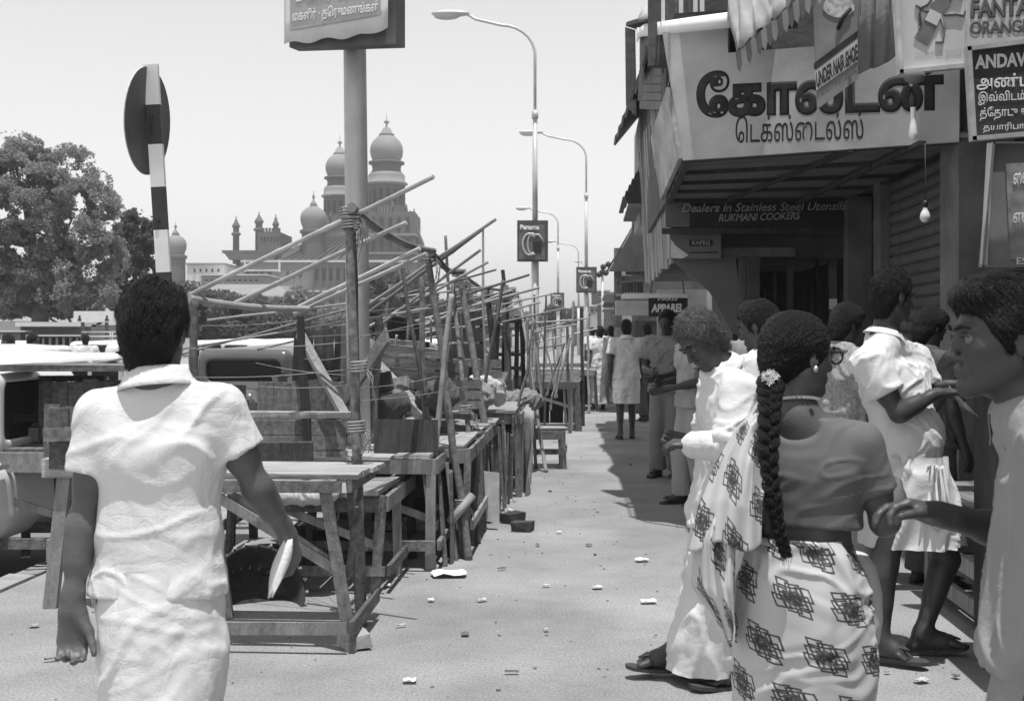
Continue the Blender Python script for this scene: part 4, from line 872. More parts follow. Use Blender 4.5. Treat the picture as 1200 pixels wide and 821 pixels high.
for i in range(9): x0 = .30+i*.0; MB().prism([px3(757-i*.3, 241, 22+i*.6), px3(712-i*.2+.8*math.sin(i*2.3), 318, 22+i*.6), px3(712-i*.2, 318, 22+i*.6+.56), px3(757-i*.3, 241, 22+i*.6+.56)], (.02, 0, .03)).build('awning_sheet', mat('awning_dark', .08, .9, .3, 3), a)
MB().prism([px3(757, 241, 21.98), px3(713, 318, 21.98), px3(757, 318, 21.98)], (0, .03, 0)).build('awning_gable', mat('awning_dark', .1), a)
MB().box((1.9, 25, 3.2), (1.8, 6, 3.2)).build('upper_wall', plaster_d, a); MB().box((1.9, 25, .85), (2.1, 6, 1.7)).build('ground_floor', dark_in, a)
for x in (726, 722): 
    A = px3(x, 300, 22.2); MB().box((A.x, 22.2, 2.1), (.08, .08, 1.9)).build('balcony_post', wood, a)
rect(MB(), 724, 323, 757, 330, 22.3, .1).build('balcony_rail', plaster, a); rect(MB(), 728, 331, 757, 344, 22.5, .05).build('balcony_panel', soff, a); rect(MB(), 722, 344, 757, 347, 22.1, .5).build('balcony_floor', plaster, a)
for i in range(8): A = px3(728+i*3.6, 337, 22.35); MB().box((A.x, 22.35, A.z), (.03, .03, .36)).build('baluster', wood_pale, a)
rect(MB(), 733, 300, 752, 322, 23.6, .1).build('cloth', cloth_l, a)
l_ = rs_thing('shop_ledge', 'pale ledge with cloth bales above a shopfront beside the apparel sign', 'ledge'); rect(MB(), 722, 352, 762, 369, 19.2, .6).build('ledge_board', sign_w, l_); rect(MB(), 730, 344, 806, 349, 17.95, .5).build('ledge_top', white_p, l_)
b = MB()
for i in range(6): b.lathe([(.02, -.05), (.09, -.04), (.11, 0), (.07, .06), (.01, .08)], px3(735+i*5, 350, 19.3)+V2(0, 0, .02), 8)
b.build('cloth_bale', cloth_l, l_)
s_ = rs_thing('apparel_signboard', 'small dark hanging sign reading PARIS APPAREL in white letters', 'sign'); rect(MB(), 760, 346, 806, 371, 18, .06).build('board', black_m, s_); rtext('PARIS', 771, 352.5, 794, 348, 17.98, letter_l, s_, .02, 0, -.5); rtext('APPAREL', 763, 366, 801, 356, 17.98, letter_l, s_, .05, .15, -.5)
MB().beam(px3(762, 346, 18), px3(766, 322, 18), .015, .015).build('hanger', wood_dark, s_); MB().beam(px3(802, 346, 18), px3(799, 322, 18), .015, .015).build('hanger', wood_dark, s_)
# low walls of street-side shops far along
for i, (s0, lab) in enumerate(((30, 'first of the low far shops beyond the balcony house'), (38, 'middle one of the low far shops beyond the balcony house'), (48, 'farthest of the low shops along the right side of the street'))):
    x = rs_thing('far_shop', lab, 'shop', 'far shops in a row'); MB().box((2.0, s0+3.5, 1.7-.1*i), (2.3-.3*i, 7, 3.4-.2*i)).build('wall', (plaster, CM, plaster_d)[i], x); MB().box((.75+.1*i, s0+3.5, 2.5), (.7, 6.5, .05)).build('awning', (cloth_l, cloth_d, cloth_l)[i], x)
# hanging cloths and advertisement boards, upper right
c = rs_thing('fringed_awning', 'striped cloth awning with scalloped fringe hanging above the big Tamil board', 'awning'); G = []
P0, P1, Q0, Q1 = px3(862, 62, 7.9), px3(962, -25, 7.3), px3(850, -30, 8.8), px3(905, -75, 8.6)
for i in range(25): t_ = i/24; G.append([lerp(lerp(Q0, Q1, t_), lerp(P0, P1, t_), j/8)+V2(.015*math.sin(i*1.3+j), 0, .02*math.sin(i*1.9)) for j in range(9)])
MB().sheet(G, .008).build('cloth', cloth_l, c)
for i in range(16):
    A, B = lerp(P0, P1, i/16), lerp(P0, P1, (i+1)/16); dn = V2(.015, 0, -.14); MB().prism([A, B, B+dn*.7, (A+B)/2+dn, A+dn*.7], (0, .006, 0)).build('scallop', cloth_l if i % 2 else cloth_d, c)
c = rs_thing('leather_banner', 'dark hanging banner with slanted pale lettered band, left of the orange drink poster', 'banner'); s7 = 7.6
B0, B1, B2, B3 = px3(951, -30, s7), px3(1006, -50, s7), px3(1006, 92, s7), px3(958, 128, s7)
MB().prism([B0, B1, B2, B3], (0, .02, 0)).build('banner_cloth', mat('banner_grey', .22, .8, .3, 3, spots=.3), c)
bd = [px3(955, 84, s7-.006), px3(1005, 46, s7-.006), px3(1005, 72, s7-.006), px3(957, 106, s7-.006)]; MB().prism(bd, (0, .004, 0)).build('pale_band', mat('band_pale', .5, .8, .2, 8), c)
text_mesh('UNDER NAIR SHOE', c, letter_d, px3(957, 104, s7-.012), px3(1004, 71, s7)-px3(957, 104, s7), px3(956, 85, s7)-px3(957, 104, s7), .31, .10, .04)
MB().prism([px3(954, 74, s7-.005), px3(1005, 36, s7-.005), px3(1005, 43, s7-.005), px3(954, 82, s7-.005)], (0, .003, 0)).build('dark_band', letter_d, c)
b = MB(); pts = [px3(983+18*math.cos(a)*(1+.1*math.sin(3*a)), 6+15*math.sin(a), s7-.006) for a in np.linspace(0, 2*PI, 16, endpoint=False)]; b.prism(pts, (0, .003, 0)); b.build('pale_patch', mat('patch_pale', .5, .8, .5, 30), c)
b = MB(); b.tube([px3(982, 34, s7-.01), px3(988, 20, s7-.01), px3(997, 10, s7-.01)], .012, 6); b.build('curl_mark', letter_d, c)
c = rs_thing('hanging_sacking', 'plain grey sacking hung between the banner and the drink poster', 'cloth'); G = []
for i in range(9): t_ = i/8; G.append([lerp(px3(1006, -30, 7.5), px3(1054, -30, 7.2), t_)+V2(0, .03*math.sin(i*2), 0), lerp(px3(1008, 86, 7.5), px3(1052, 62+8*math.sin(t_*3), 7.2), t_)+V2(0, .03*math.sin(i*2+1), 0)])
MB().sheet(G, .01).build('sacking', cloth_d, c)
def board(name, label, D, poly, frame_m, face_m, fw=.02, cat='sign'):
    """poly: four pixel corners (bl, br, tr, tl); boards hung across the pavement"""
    t = thing(name, label, cat, Wp(poly[0][0], 0, D).xy.to_3d()); P = [Wp(x, y, D)-t.location for x, y in poly]; c = sum(P, V2(0, 0, 0))/4
    MB().prism(P, (0, .03, 0)).build('board', face_m, t)
    for i in range(4):
        a, b_ = P[i], P[(i+1) % 4]; u_ = (b_-a).normalized(); MB().beam(a-u_*fw*.45, b_+u_*fw*.45, fw, .05, (0, 1, 0)).build('frame_strip', frame_m, t)
    return t
t = board('drink_poster', 'pale framed board with drink bottle picture and bold FANTA ORANGE lettering', 6.3, [(1055, 85), (1290, 62), (1290, -60), (1047, -40)], mat('frame_dirty_white', .5, .6, .3, 9), mat('poster_pale', .58, .7, .12, 3, spots=.12), .022)
def btext(t, D, txt, x0, y1, x1, y0, m, bold=0, slope=0.0, shear=0, spc=1.0, depth=.0):
    o_ = t.location; a, b_, c_ = Wp(x0, y1, D)-o_, Wp(x1, y1+slope, D)-o_, Wp(x0, y0, D)-o_; text_mesh(txt, t, m, a+V2(0, -depth, 0), b_-a, c_-a, (b_-a).length, (c_-a).length, bold, shear, spc=spc, ext=.004)
lg = mat('lettering_grey', .12, .6, .2, 5)
MB().prism([Wp(1133, y, 6.3)-t.location+V2(0, -.006, 0) for y in (77, -40)]+[Wp(1131, y, 6.3)-t.location+V2(0, -.006, 0) for y in (-40, 77)], (0, .004, 0)).build('divider', MATS['frame_dirty_white'], t)
btext(t, 6.3, 'FANTA', 1137, 22, 1208, -2, lg, .06, -3); btext(t, 6.3, 'ORANGE', 1136, 41, 1206, 25, lg, .05, -3); btext(t, 6.3, 'tastes so good', 1072, 68, 1126, 60, MATS['lettering_dim'], .0, -3)
b = MB(); o_ = t.location
b.prism([Wp(x, y, 6.3)-o_+V2(0, -.008, 0) for x, y in ((1071, 45), (1086, 54), (1104, 18), (1112, 8), (1118, -12), (1108, -16), (1100, -4), (1092, 4))], (0, .004, 0)); b.build('bottle_print', mat('print_mid', .16, .7, .3, 12), t)
b = MB()
for P in ([(1073, 6), (1078, 10), (1086, 6), (1092, -4)], [(1078, 30), (1076, 12), (1088, 14)], [(1106, 18), (1120, 17), (1128, 19), (1130, 12)], [(1102, 20), (1106, 34), (1104, 50), (1096, 50)], [(1112, -4), (1126, -2), (1128, -12)]): b.tube([Wp(x, y, 6.3)-o_+V2(0, -.006, 0) for x, y in P], .008, 5)
b.build('scroll_print', MATS['print_mid'], t)
b = MB(); b.prism([Wp(x, y, 6.3)-o_+V2(0, -.012, 0) for x, y in ((1083, 24), (1097, 31), (1103, 18), (1089, 11))], (0, .004, 0)); b.build('label_print', MATS['poster_pale'], t)
t = board('tamil_signboard', 'dark framed board with ANDAV and four rows of white Tamil letters', 5.9, [(1140, 163), (1262, 152), (1262, 42), (1134, 58)], mat('frame_grey', .4, .6, .3, 9), mat('sign_black', .04, .6, .3, 4), .022)
btext(t, 5.9, 'ANDAV', 1142, 82, 1203, 65, letter_l, .05, -4); btext(t, 5.9, 'அண\u0bcdடவர\u0bcd', 1144, 108, 1236, 88, letter_l, .02, -4); btext(t, 5.9, 'இவ\u0bcdவிடம\u0bcd குட', 1146, 124, 1226, 108, letter_l, .012, -4); btext(t, 5.9, 'த\u0bcd\u0bc7தாடு உரிய', 1148, 142, 1226, 126, letter_l, .012, -4); btext(t, 5.9, 'தயாரிபாளர\u0bcd', 1152, 156, 1218, 145, letter_l, .008, -3)
# pasted poster on a board with a pale edge
t = board('wall_poster_board', 'pasted poster board with pale left edge strip, right of the hanging bulb', 6.1, [(1150, 312), (1240, 312), (1240, 168), (1163, 168)], mat('poster_backing', .2, .8, .2, 3), mat('poster_backing', .2), .01)
o_ = t.location; MB().prism([Wp(x, y, 6.1)-o_+V2(0, -.014, 0) for x, y in ((1149, 311), (1156, 311), (1163, 168), (1157, 168))], (0, .02, 0)).build('edge_strip', mat('edge_pale', .5, .8, .1, 4), t)
MB().prism([Wp(x, y, 6.1)-o_+V2(0, -.008, 0) for x, y in ((1183, 304), (1240, 304), (1240, 188), (1178, 192))], (0, .006, 0)).build('poster_sheet', mat('poster_grey', .26, .7, .5, 7, spots=.3), t)
btext(t, 6.1, '\u0bc8வர', 1186, 222, 1212, 204, letter_l, .04, -3, depth=.01); btext(t, 6.1, 'எபட', 1186, 262, 1214, 250, letter_l, .02, -2, depth=.01); btext(t, 6.1, 'ES', 1190, 310, 1202, 302, letter_l, .03, 0, depth=.01)
# hanging bulbs
def bulb(px, y0, y1, D, label):
    t = thing('hanging_bulb', label, 'light bulb', Wp(px, y1, D)); k = D/FPX; L = (y1-y0)*k
    MB().lathe([(.004, 0), (.018, .006), (.029, .022), (.031, .040), (.024, .062), (.014, .080), (.013, .095)], (0, 0, 0), 16).build('glass', mat('bulb_milky', .75, .25, .03, 3), t)
    MB().lathe([(.015, .093), (.016, .12), (.010, .135)], (0, 0, 0), 12).build('socket', black_m, t); MB().tube([(0, 0, .13), (.004, 0, L*.6+.1), (0, 0, L+.3)], .003, 6).build('cord', black_m, t)
bulb(1084, 226, 261, 7.2, 'milky round light bulb hanging before the ribbed shutter'); 
t = thing('hanging_lamp', 'long narrow bulb on knotted wire under the drink poster', 'light bulb', Wp(1070, 164, 6.25))
MB().lathe([(.006, 0), (.020, .012), (.024, .03), (.018, .07), (.012, .12), (.014, .17)], (0, 0, 0), 14).build('glass', MATS['bulb_milky'], t); MB().lathe([(.014, .17), (.017, .2), (.012, .24)], (0, 0, 0), 10).build('socket', black_m, t)
MB().tube([(0, 0, .23), (.02, 0, .27), (-.01, .01, .31), (.02, 0, .37)], .004, 6).build('cord', black_m, t); MB().lathe([(.01, .29), (.05, .31), (.055, .335), (.04, .36)], (.01, 0, 0), 9).build('reflector', soff, t)
# wooden bench and boxes in front of the shutter
t = rs_thing('low_table', 'dark wooden vendor table by the shutter behind the stout man', 'table')
for i in range(5): MB().box((1.92+i*.13, 6.15, .62), (.12, 1.3, .035), jit=.003).build('plank', wood, t)
for x in (1.9, 2.42):
    for y in (5.6, 6.75): MB().box((x, y, .30), (.07, .07, .60)).build('leg', wood_pale if x < 2 else wood, t)
for z in (.12, .30): MB().box((1.88, 6.15, z), (.03, 1.2, .08)).build('rail', wood_pale, t)
t = rs_thing('wooden_stand', 'dark standing plank box right of the stout man, before the shutter pillar', 'box')
MB().box((1.98, 5.15, .62), (.5, .7, 1.2)).build('body', wood_dark, t); MB().box((1.98, 5.15, 1.235), (.6, .8, .03)).build('top', wood, t); MB().box((1.71, 4.92, .6), (.05, .06, 1.2)).build('corner_post', wood, t)
# ------------------------------------------------------------------ vendors' stalls of old planks, posts and bamboo along the left of the pavement
RR = random.Random(11)
wm = (wood, wood_pale, wood, wood_dark, wood)
def stall(label, A, w, L, h, planks=5, along='x', skew=0.0, rails=(.12,), braces=1, top_m=None, leg_m=None, rz=None, apron=.09, legw=.06, shelf=None, sag=.0, legs2=0, tilt=0.0, name='vendor_stall', over=.06, back=False):
    """A: ground point of the near right corner; the stall reaches w to the left and L away"""
    t = thing(name, label, 'stall', A, -ST if rz is None else rz)
    tm = top_m or wood_top; W_ = w+over
    for i in range(planks):
        if along == 'x':
            y0 = L/planks*i; MB().beam((-w-over*.5, y0+L/planks*.5, h+RR.uniform(-.006, .006)), (over*.5+RR.uniform(-.03, .05), y0+L/planks*.5+RR.uniform(-.01, .01), h+tilt+RR.uniform(-.008, .006)), L/planks*.94, .024, jit=.004).build('plank', tm, t)
        else:
            x0 = -w/planks*(i+.5); MB().beam((x0, -over+RR.uniform(-.04, .03), h+RR.uniform(-.008, .008)-tilt*i/planks), (x0+RR.uniform(-.015, .015), L+over+RR.uniform(-.05, .08), h+RR.uniform(-.012, .008)-tilt*i/planks), w/planks*.94, .024, jit=.004).build('plank', tm, t)
    pos = [(0, 0), (-w, 0), (0, L), (-w, L)]+[(0, L*(i+1)/(legs2+1)) for i in range(legs2)]
    for (x, y) in pos:
        s = RR.uniform(-.04, .04); MB().beam((x+s, y+RR.uniform(-.02, .02), -.0), (x+skew, y, h-.014), legw*RR.uniform(.85, 1.15), legw*.7, (0, 1, 0), jit=.004).build('leg', leg_m or wm[RR.randrange(5)], t)
    d = h-.015-apron/2
    for a, c in (((-w, -.025, d), (.0, -.025, d)), ((.028, 0, d), (.028, L, d)), ((-w-.02, 0, d), (-w-.02, L, d)), ((-w, L+.02, d), (0, L+.02, d))): MB().beam(a, c, .022, apron, jit=.003).build('apron', wm[RR.randrange(3)], t)
    for z in rails:
        for a, c in (((-w, -.045, z), (.03, -.045, z+.01)), ((.05, -.04, z+.01), (.05, L, z+.02))): MB().beam(a, c, .022, .06, jit=.004).build('rail', wm[RR.randrange(3)], t)
    for i in range(braces): MB().beam((-w*RR.uniform(.6, .9), .03+i*.05, h-.10), (-.02, .03+i*.05, h*.45), .02, .045).build('brace', wood_pale, t)
    if braces > 1: MB().beam((-.0, .1, h*.4), (-.0, L*.7, h-.1), .02, .04).build('brace', wood, t)
    if shelf:
        for i in range(4): MB().beam((-w, L*(i+.5)/4, shelf), (0, L*(i+.5)/4, shelf), L/4*.9, .02, jit=.004).build('shelf_board', wood_dark, t)
    if back: 
        for i in range(6): MB().box((-w*(i+.5)/6, L-.02, h*.5), (w/6*.93, .018, h*.92), jit=.006).build('back_board', wood_dark, t)
    return t
stall('nearest pale-topped plank stall with slanted legs and low footrail, right of the near man', Gp(407, 764)+V2(-.02, 0, 0), .74, .62, .80, 4, 'x', -.09, (.11,), 2, legw=.05, shelf=None, over=.1, apron=.055)
stall('second low stall with stacked loose boards on top, beside the rough pole', Gp(447, 694), .85, 1.05, .56, 5, 'y', 0, (.12,), 1, legw=.05, legs2=1, tilt=.0)
stall('third stall with boards split at the edge, below the dark square board', Gp(505, 682)+V2(-.02, .35, 0), .95, 1.0, .70, 4, 'y', 0, (.15,), 1, legw=.06, legs2=1)
stall('fourth stall, its thin props tied with rope to a leaning pole', Gp(545, 652), 1.0, 1.15, .72, 5, 'y', .02, (.2,), 0, legs2=2, legw=.045)
stall('fifth tall-sided stall hung with a pale torn paper at its side', Gp(572, 622)+V2(-.05, .1, 0), 1.1, 1.2, .74, 4, 'x', .0, (), 0, legs2=3, legw=.06, back=True)
stall('sixth dark boarded stall where the row bends, covered by sacking', Gp(606, 582), 1.2, 1.3, .76, 4, 'y', 0, (), 0, legs2=3, back=True)
stall('stall with long stacked planks on top and black underside, beyond the low bench', Gp(676, 505), 1.35, 1.3, .75, 5, 'x', 0, (), 1, legs2=1, back=True, legw=.07)
stall('small low open bench with two cross boards standing out from the row', Gp(655, 549)+V2(.02, 0, 0), .52, .42, .42, 2, 'x', 0, (.18,), 0, legw=.07, name='low_bench')
stall('far stall just beyond the plank stack, near the second lamp post', Gp(697, 482), 1.3, 1.6, .78, 4, 'x', 0, (), 0, legs2=1, back=True)
stall('farthest stall of the row beside the distant walkers', Gp(690, 466), 1.3, 2.2, .78, 4, 'x', 0, (), 0, legs2=1, back=True)
stall('left stall with a thick apron board running out of the picture', Gp(70, 668)+V2(0, 0, 0), 1.5, .9, .74, 4, 'x', 0, (.16,), 1, legw=.055, apron=.12, top_m=wood)
stall('tall trestle stall behind the near man, its top at chest height', Gp(250, 655)+V2(0, 0, 0), 1.25, .8, .86, 4, 'x', 0, (.2,), 1, top_m=wood, legw=.05)
# trestle leg standing beside the left stall
t = thing('trestle', 'small standing wooden trestle with splayed legs left of the near man', 'trestle', Gp(66, 712))
MB().beam((-.03, 0, 0), (.03, .05, .72), .07, .045, (0, 1, 0)).build('leg', wood_pale, t); MB().beam((.22, .02, 0), (.14, .05, .72), .06, .045, (0, 1, 0)).build('leg', wood_pale, t); MB().beam((-.06, .04, .30), (.30, .04, .30), .05, .12).build('cross_board', wood_pale, t); MB().beam((-.08, .05, .74), (.26, .05, .74), .09, .10).build('cap_beam', wood_top, t); MB().beam((.02, -.01, .74), (.02, -.01, 1.06), .10, .03, (0, 1, 0)).build('upright', wood, t); MB().beam((-.05, -.04, .92), (.34, -.04, .94), .03, .07).build('cross_board', wood, t)
# loose boards, crates, clutter; each lies or leans on a stall
def board_(label, px0, py0, px1, py1, D, th=.025, m=None, tilt=0.0, yaw=0.0, n=1, name='board', vert=False, cat='board'):
    """a board panel seen face on between two pixel corners at distance D, leaning back by tilt"""
    a, c = Wp(px0, py1, D), Wp(px1, py0, D); t = thing(name, label, cat, V2(a.x, a.y, a.z)); t.rotation_euler = (-tilt, 0, yaw); w, h = c.x-a.x, c.z-a.z; k = max(n, 1)
    for i in range(k):
        if vert: MB().box((w*(i+.5)/k, th*.5+RR.uniform(0, .006), h/2+RR.uniform(-.012, .012)), (w/k*.96, th, h), jit=.005).build('plank', m or wood, t)
        else: MB().box((w/2+RR.uniform(-.02, .02), th*.5+RR.uniform(0, .008), h*(i+.5)/k), (w, th, h/k*.95), jit=.006).build('plank', m or wood, t)
    return t
board_('wide upright plank panel on the second stall, left of the rough pole', 300, 447, 402, 497, 7.6, m=wood, n=5, vert=True, tilt=.1)
board_('lower pair of long weathered boards before the upright plank panel', 276, 492, 405, 545, 7.3, m=wood, n=3, tilt=.05)
board_('thin pale batten nailed across the boards behind the near man', 262, 482, 420, 490, 7.05, m=wood_pale)
board_('curved dark board lying slanted on the nearest stall', 296, 518, 362, 546, 6.6, m=wood_dark, yaw=.15)
board_('square dark board leaning behind the loose planks, right of the steel post', 437, 490, 512, 532, 7.5, m=wood_dark, n=1, tilt=.12)
board_('dark vertical boards left of the near man, under a tin edge', 44, 446, 150, 545, 7.7, m=wood, n=6, vert=True)
board_('leaning broad plank in front of the dark boards, far left', 50, 474, 88, 560, 7.2, m=wood, n=2, vert=True, yaw=.1)
board_('dark plywood sheet behind the near man at his right shoulder', 215, 450, 290, 486, 9.0, m=wood_dark, n=2)
board_('tall dark leaning boards beside the dark stump, left of the rough pole', 342, 384, 402, 452, 8.4, m=wood_dark, n=5, vert=True, tilt=.15)
board_('pale narrow upright boards between rough pole and dark boards', 398, 380, 414, 470, 8.0, m=wood_pale, n=2, vert=True, tilt=.1)
board_('long plank stack lying on the far stall, above the black underside', 607, 432, 680, 456, 18.2, .4, m=wood_top, n=4)
for i, (x0, y0, x1, y1, D_) in enumerate(((0, 428, 148, 436, 7.4), (0, 440, 120, 446, 7.9))): board_(('grey tin edge strip laid along the top of the dark boards', 'lower thin lath under the tin edge strip at far left')[i], x0, y0, x1, y1, D_, .5 if i == 0 else .1, m=wood)
def crate(label, px, py, D, w, d, h, yaw, m=wood, tip=0.0):
    t = thing('wooden_crate', label, 'crate', Wp(px, py, D)); t.rotation_euler = (tip, tip*.6, yaw)
    for i in range(3):
        z = h*(i+.5)/3
        for sg in (-1, 1): MB().box((0, sg*d/2, z), (w, .014, h/3*.86), jit=.003).build('slat', m, t); MB().box((sg*w/2, 0, z), (.014, d, h/3*.86), jit=.003).build('slat', m, t)
    for sx in (-1, 1):
        for sy in (-1, 1): MB().box((sx*(w/2-.02), sy*(d/2-.02), h/2), (.03, .03, h)).build('corner_post', wood_dark, t)
    MB().box((0, 0, .01), (w, d, .015)).build('bottom', wood_dark, t)
crate('tilted slatted crate behind the steel post, on the clutter heap', 470, 440, 9.2, .5, .35, .26, .4, wood_top, .15); crate('crate with a pale lid to the right of the steel post', 492, 462, 9.5, .55, .4, .24, -.3, wood, -.12); crate('crate at the heap foot beside the cloth bundles', 520, 478, 9.0, .5, .4, .22, .2, wood_pale)
crate('upper dark crate balanced on the heap between poles', 452, 412, 10.2, .45, .35, .3, .5, wood_dark, .2); crate('far crate on the fifth stall beside thin poles', 556, 455, 12.0, .5, .4, .3, .1, wood); crate('dark crate standing high on the fourth stall', 540, 420, 12.5, .4, .35, .5, .3, wood_dark)
def cloth_heap(label, px, py, D, w, h, m, seed):
    F = Field(); R2 = random.Random(seed)
    for i in range(6): F.ell((R2.uniform(-.5, .5)*w, R2.uniform(-.1, .1), R2.uniform(.2, .6)*h), (w*.28, w*.22, h*.42), k=.05)
    V, Q = F.mesh(.014); V = V+vnormals(V, Q)*folds(V, .018, [((.7, 0, .7), .05, .2, 1), ((-.5, .5, .5), .06, .2, 1)], seed)[:, None]; o = mesh_obj('cloth_bundle', V.astype(np.float32), Q, m, None, True); o.location = Wp(px, py, D); tag(o, label, 'bundle')
cloth_heap('pale rumpled cloth bundle on the fourth stall between leaning poles', 545, 476, 10.0, .45, .20, cl_grey, 1); cloth_heap('second whitish bundle leaning right of the pale bundle', 568, 470, 10.6, .24, .24, cl_dim, 2); cloth_heap('crumpled papers under the top of the nearest stall', 350, 588, 6.6, .34, .10, cl_dim, 3); cloth_heap('dark sack on the low clutter heap behind the steel post', 478, 485, 8.6, .5, .25, cl_dark, 4)
cloth_heap('rolled sacking on the sixth stall', 602, 480, 12.6, .5, .22, cl_grey, 6)
# wicker basket under the nearest stall
t = thing('wicker_basket', 'round woven basket lying on its side under the nearest stall', 'basket', Gp(292, 706)); t.rotation_euler = (1.0, .35, .3)
b = MB(); b.lathe([(.20, 0), (.225, .05), (.245, .12), (.255, .20), (.24, .20), (.23, .12), (.19, .01)], (0, 0, 0), 28); b.build('shell', wood_dark, t)
b = MB()
for z in range(9): b.tube([((.205+.05*math.sqrt(z/9)+.006*(-1)**i)*math.cos(a), (.205+.05*math.sqrt(z/9)+.006*(-1)**i)*math.sin(a), .012+z*.022) for i, a in enumerate(np.linspace(0, 2*PI, 49))], .007, 5, cap=False)
b.build('weave', wood_top, t); b = MB()
for i in range(24): a = 2*PI*i/24; b.tube([(.19*math.cos(a), .19*math.sin(a), 0), (.235*math.cos(a), .235*math.sin(a), .1), (.262*math.cos(a), .262*math.sin(a), .21)], .008, 5)
b.build('rib', wood_top, t); t['label'] = 'round woven basket lying on its side under the nearest stall'
# torn paper and rope ends at the stalls' sides, bricks
board_('torn white paper sheet hanging on the side of the fifth stall', 562, 551, 582, 612, 8.9, .006, m=mat('torn_paper', .6, .9, .2, 9), yaw=-.3, name='torn_sheet', cat='paper')
for i, (x, y, lb) in enumerate(((415, 758, 'broken brick beside the front leg of the nearest stall'), (612, 622, 'dark stone beside the sacking of the sixth stall'), (600, 612, 'flat dark stone by the row where it bends'))): o = MB().box((0, 0, .035), (.11, .16, .07), jit=.015).build('brick', plaster if i == 0 else wood_dark, None, Gp(x, y)); tag(o, lb, 'brick'); o.rotation_euler = (0, 0, .4+i)
# poles and rafters ------------------------------------------------
def pole_pts(a, b_, n=7, wob=.012, bend=(0, 0, 0)):
    return [lerp(a, b_, i/n)+V2(RR.uniform(-wob, wob), RR.uniform(-wob, wob), RR.uniform(-wob, wob)*.3)*(0 < i < n)+V2(*bend)*math.sin(PI*i/n) for i in range(n+1)]
def pole(parent, name, p0, p1, r0, r1=None, m=None, wob=.012, bend=(0, 0, 0), knots=True):
    r1 = r1 or r0*.85; q_ = .72 if name == 'rafter' else .9; r0 *= q_; r1 *= q_; L = (p1-p0).length; n = max(4, int(L/.32)); P = pole_pts(p0, p1, n, wob, bend); PP, RRs = [], []
    for i in range(n):
        PP += [P[i], lerp(P[i], P[i+1], .10), lerp(P[i], P[i+1], .9)]; r = lerp(r0, r1, i/n); RRs += [r*(1.16 if knots else 1.04), r, r*.98]
    PP.append(P[-1]); RRs.append(r1*1.05)
    return MB().tube([p for p in PP], RRs, 7).build(name, m or bamboo_m, parent)
def rope(parent, c, r, n=4, h=.06, loose=True):
    b = MB(); b.tube([c+V2(r*1.25*math.cos(a), r*1.25*math.sin(a), h*(i/(n*8))-h/2) for i, a in enumerate(np.linspace(0, n*2*PI, n*8+1))], .006, 5)
    if loose:
        for i in range(5): b.tube([c+V2(r, 0, 0), c+V2(r+RR.uniform(0, .05), RR.uniform(-.03, .03), -RR.uniform(.03, .08)), c+V2(r+RR.uniform(-.03, .07), RR.uniform(-.04, .04), -RR.uniform(.1, .2))], .003, 4)
    b.build('rope_tie', rope_m, parent)
def bframe(label, posts, rafters, extra=()):
    x, y, D = posts[0][1]; t = thing('bamboo_frame', label, 'frame', (0, 0, 0)); o = Wp(x, y, D); o.z = 0; t.location = o
    for (a, g, r, m) in posts:
        top = Wp(*a)-o; bot = Wp(*g)-o; bot.z = 0 if bot.z < .45 else bot.z; pole(t, 'post', bot, top, r, r*.8, m, .014, knots=m is bamboo_m)
    for rf in rafters: a, c, r, m = rf[:4]; pole(t, 'rafter', Wp(*a)-o, Wp(*c)-o, r, r*.85, m, .008, rf[4] if len(rf) > 4 else (0, 0, 0))
    for (x_, y_, D_, r) in extra: rope(t, Wp(x_, y_, D_)-o, r)
    return t, o
bm, bd_ = bamboo_m, bamboo_d
f1, o1 = bframe('nearest bamboo frame, tall rough pole with long rafters sloping down to the left', [((409, 243, 5.95), (424, 733, 5.95), .030, wood), ((414, 268, 6.06), (419, 500, 6.06), .017, bd_), ((228, 352, 6.5), (238, 690, 6.5), .03, wood), ((352, 368, 7.2), (360, 520, 7.2), .032, wood_dark)],
    [((222, 346, 6.6), (508, 207, 5.7), .019, bm), ((276, 355, 6.9), (476, 261, 6.2), .019, bm), ((350, 360, 7.3), (492, 291, 6.8), .020, bm), ((345, 368, 7.35), (500, 297, 6.9), .018, bm), ((222, 350, 6.5), (362, 362, 7.0), .030, bm, (0, 0, -.02)), ((412, 243, 5.90), (508, 294, 7.6), .032, bd_, (0, 0, -.05))], [(409, 250, 5.95, .035), (411, 262, 5.95, .035), (418, 500, 5.95, .034), (420, 430, 5.95, .034)])
f2, o2 = bframe('second bamboo frame behind the steel post, leaning poles joined by a dark branch', [((500, 293, 7.9), (549, 655, 7.7), .030, wood), ((492, 300, 8.6), (505, 585, 8.6), .028, wood), ((444, 372, 8.0), (436, 520, 8.0), .036, wood)],
    [((432, 357, 8.3), (581, 257, 7.9), .018, bm), ((425, 371, 8.7), (566, 268, 8.1), .019, bd_), ((442, 384, 9.0), (563, 293, 8.6), .018, bm), ((505, 296, 7.8), (541, 318, 9.9), .032, bd_, (0, 0, -.05)), ((430, 384, 9.3), (572, 307, 9.0), .017, bm)], [(502, 300, 7.9, .04), (541, 590, 7.75, .034), (545, 480, 7.8, .03)])
f3, o3 = bframe('third bamboo frame, rope-bound thick post and low rafters', [((537, 316, 10.0), (585, 612, 9.3), .036, wood), ((522, 276, 10.5), (532, 480, 10.5), .018, bd_), ((566, 266, 10.4), (570, 470, 10.4), .014, bm), ((530, 330, 9.6), (560, 640, 8.3), .024, wood)],
    [((447, 376, 10.8), (620, 322, 10.0), .018, bd_), ((455, 385, 11), (632, 337, 10.4), .018, bm), ((541, 318, 10), (573, 338, 12), .022, bd_, (0, 0, -.04)), ((470, 392, 11.2), (600, 340, 10.9), .016, bm)], [(538, 320, 10, .045), (540, 332, 10, .045), (560, 500, 9.6, .03)])
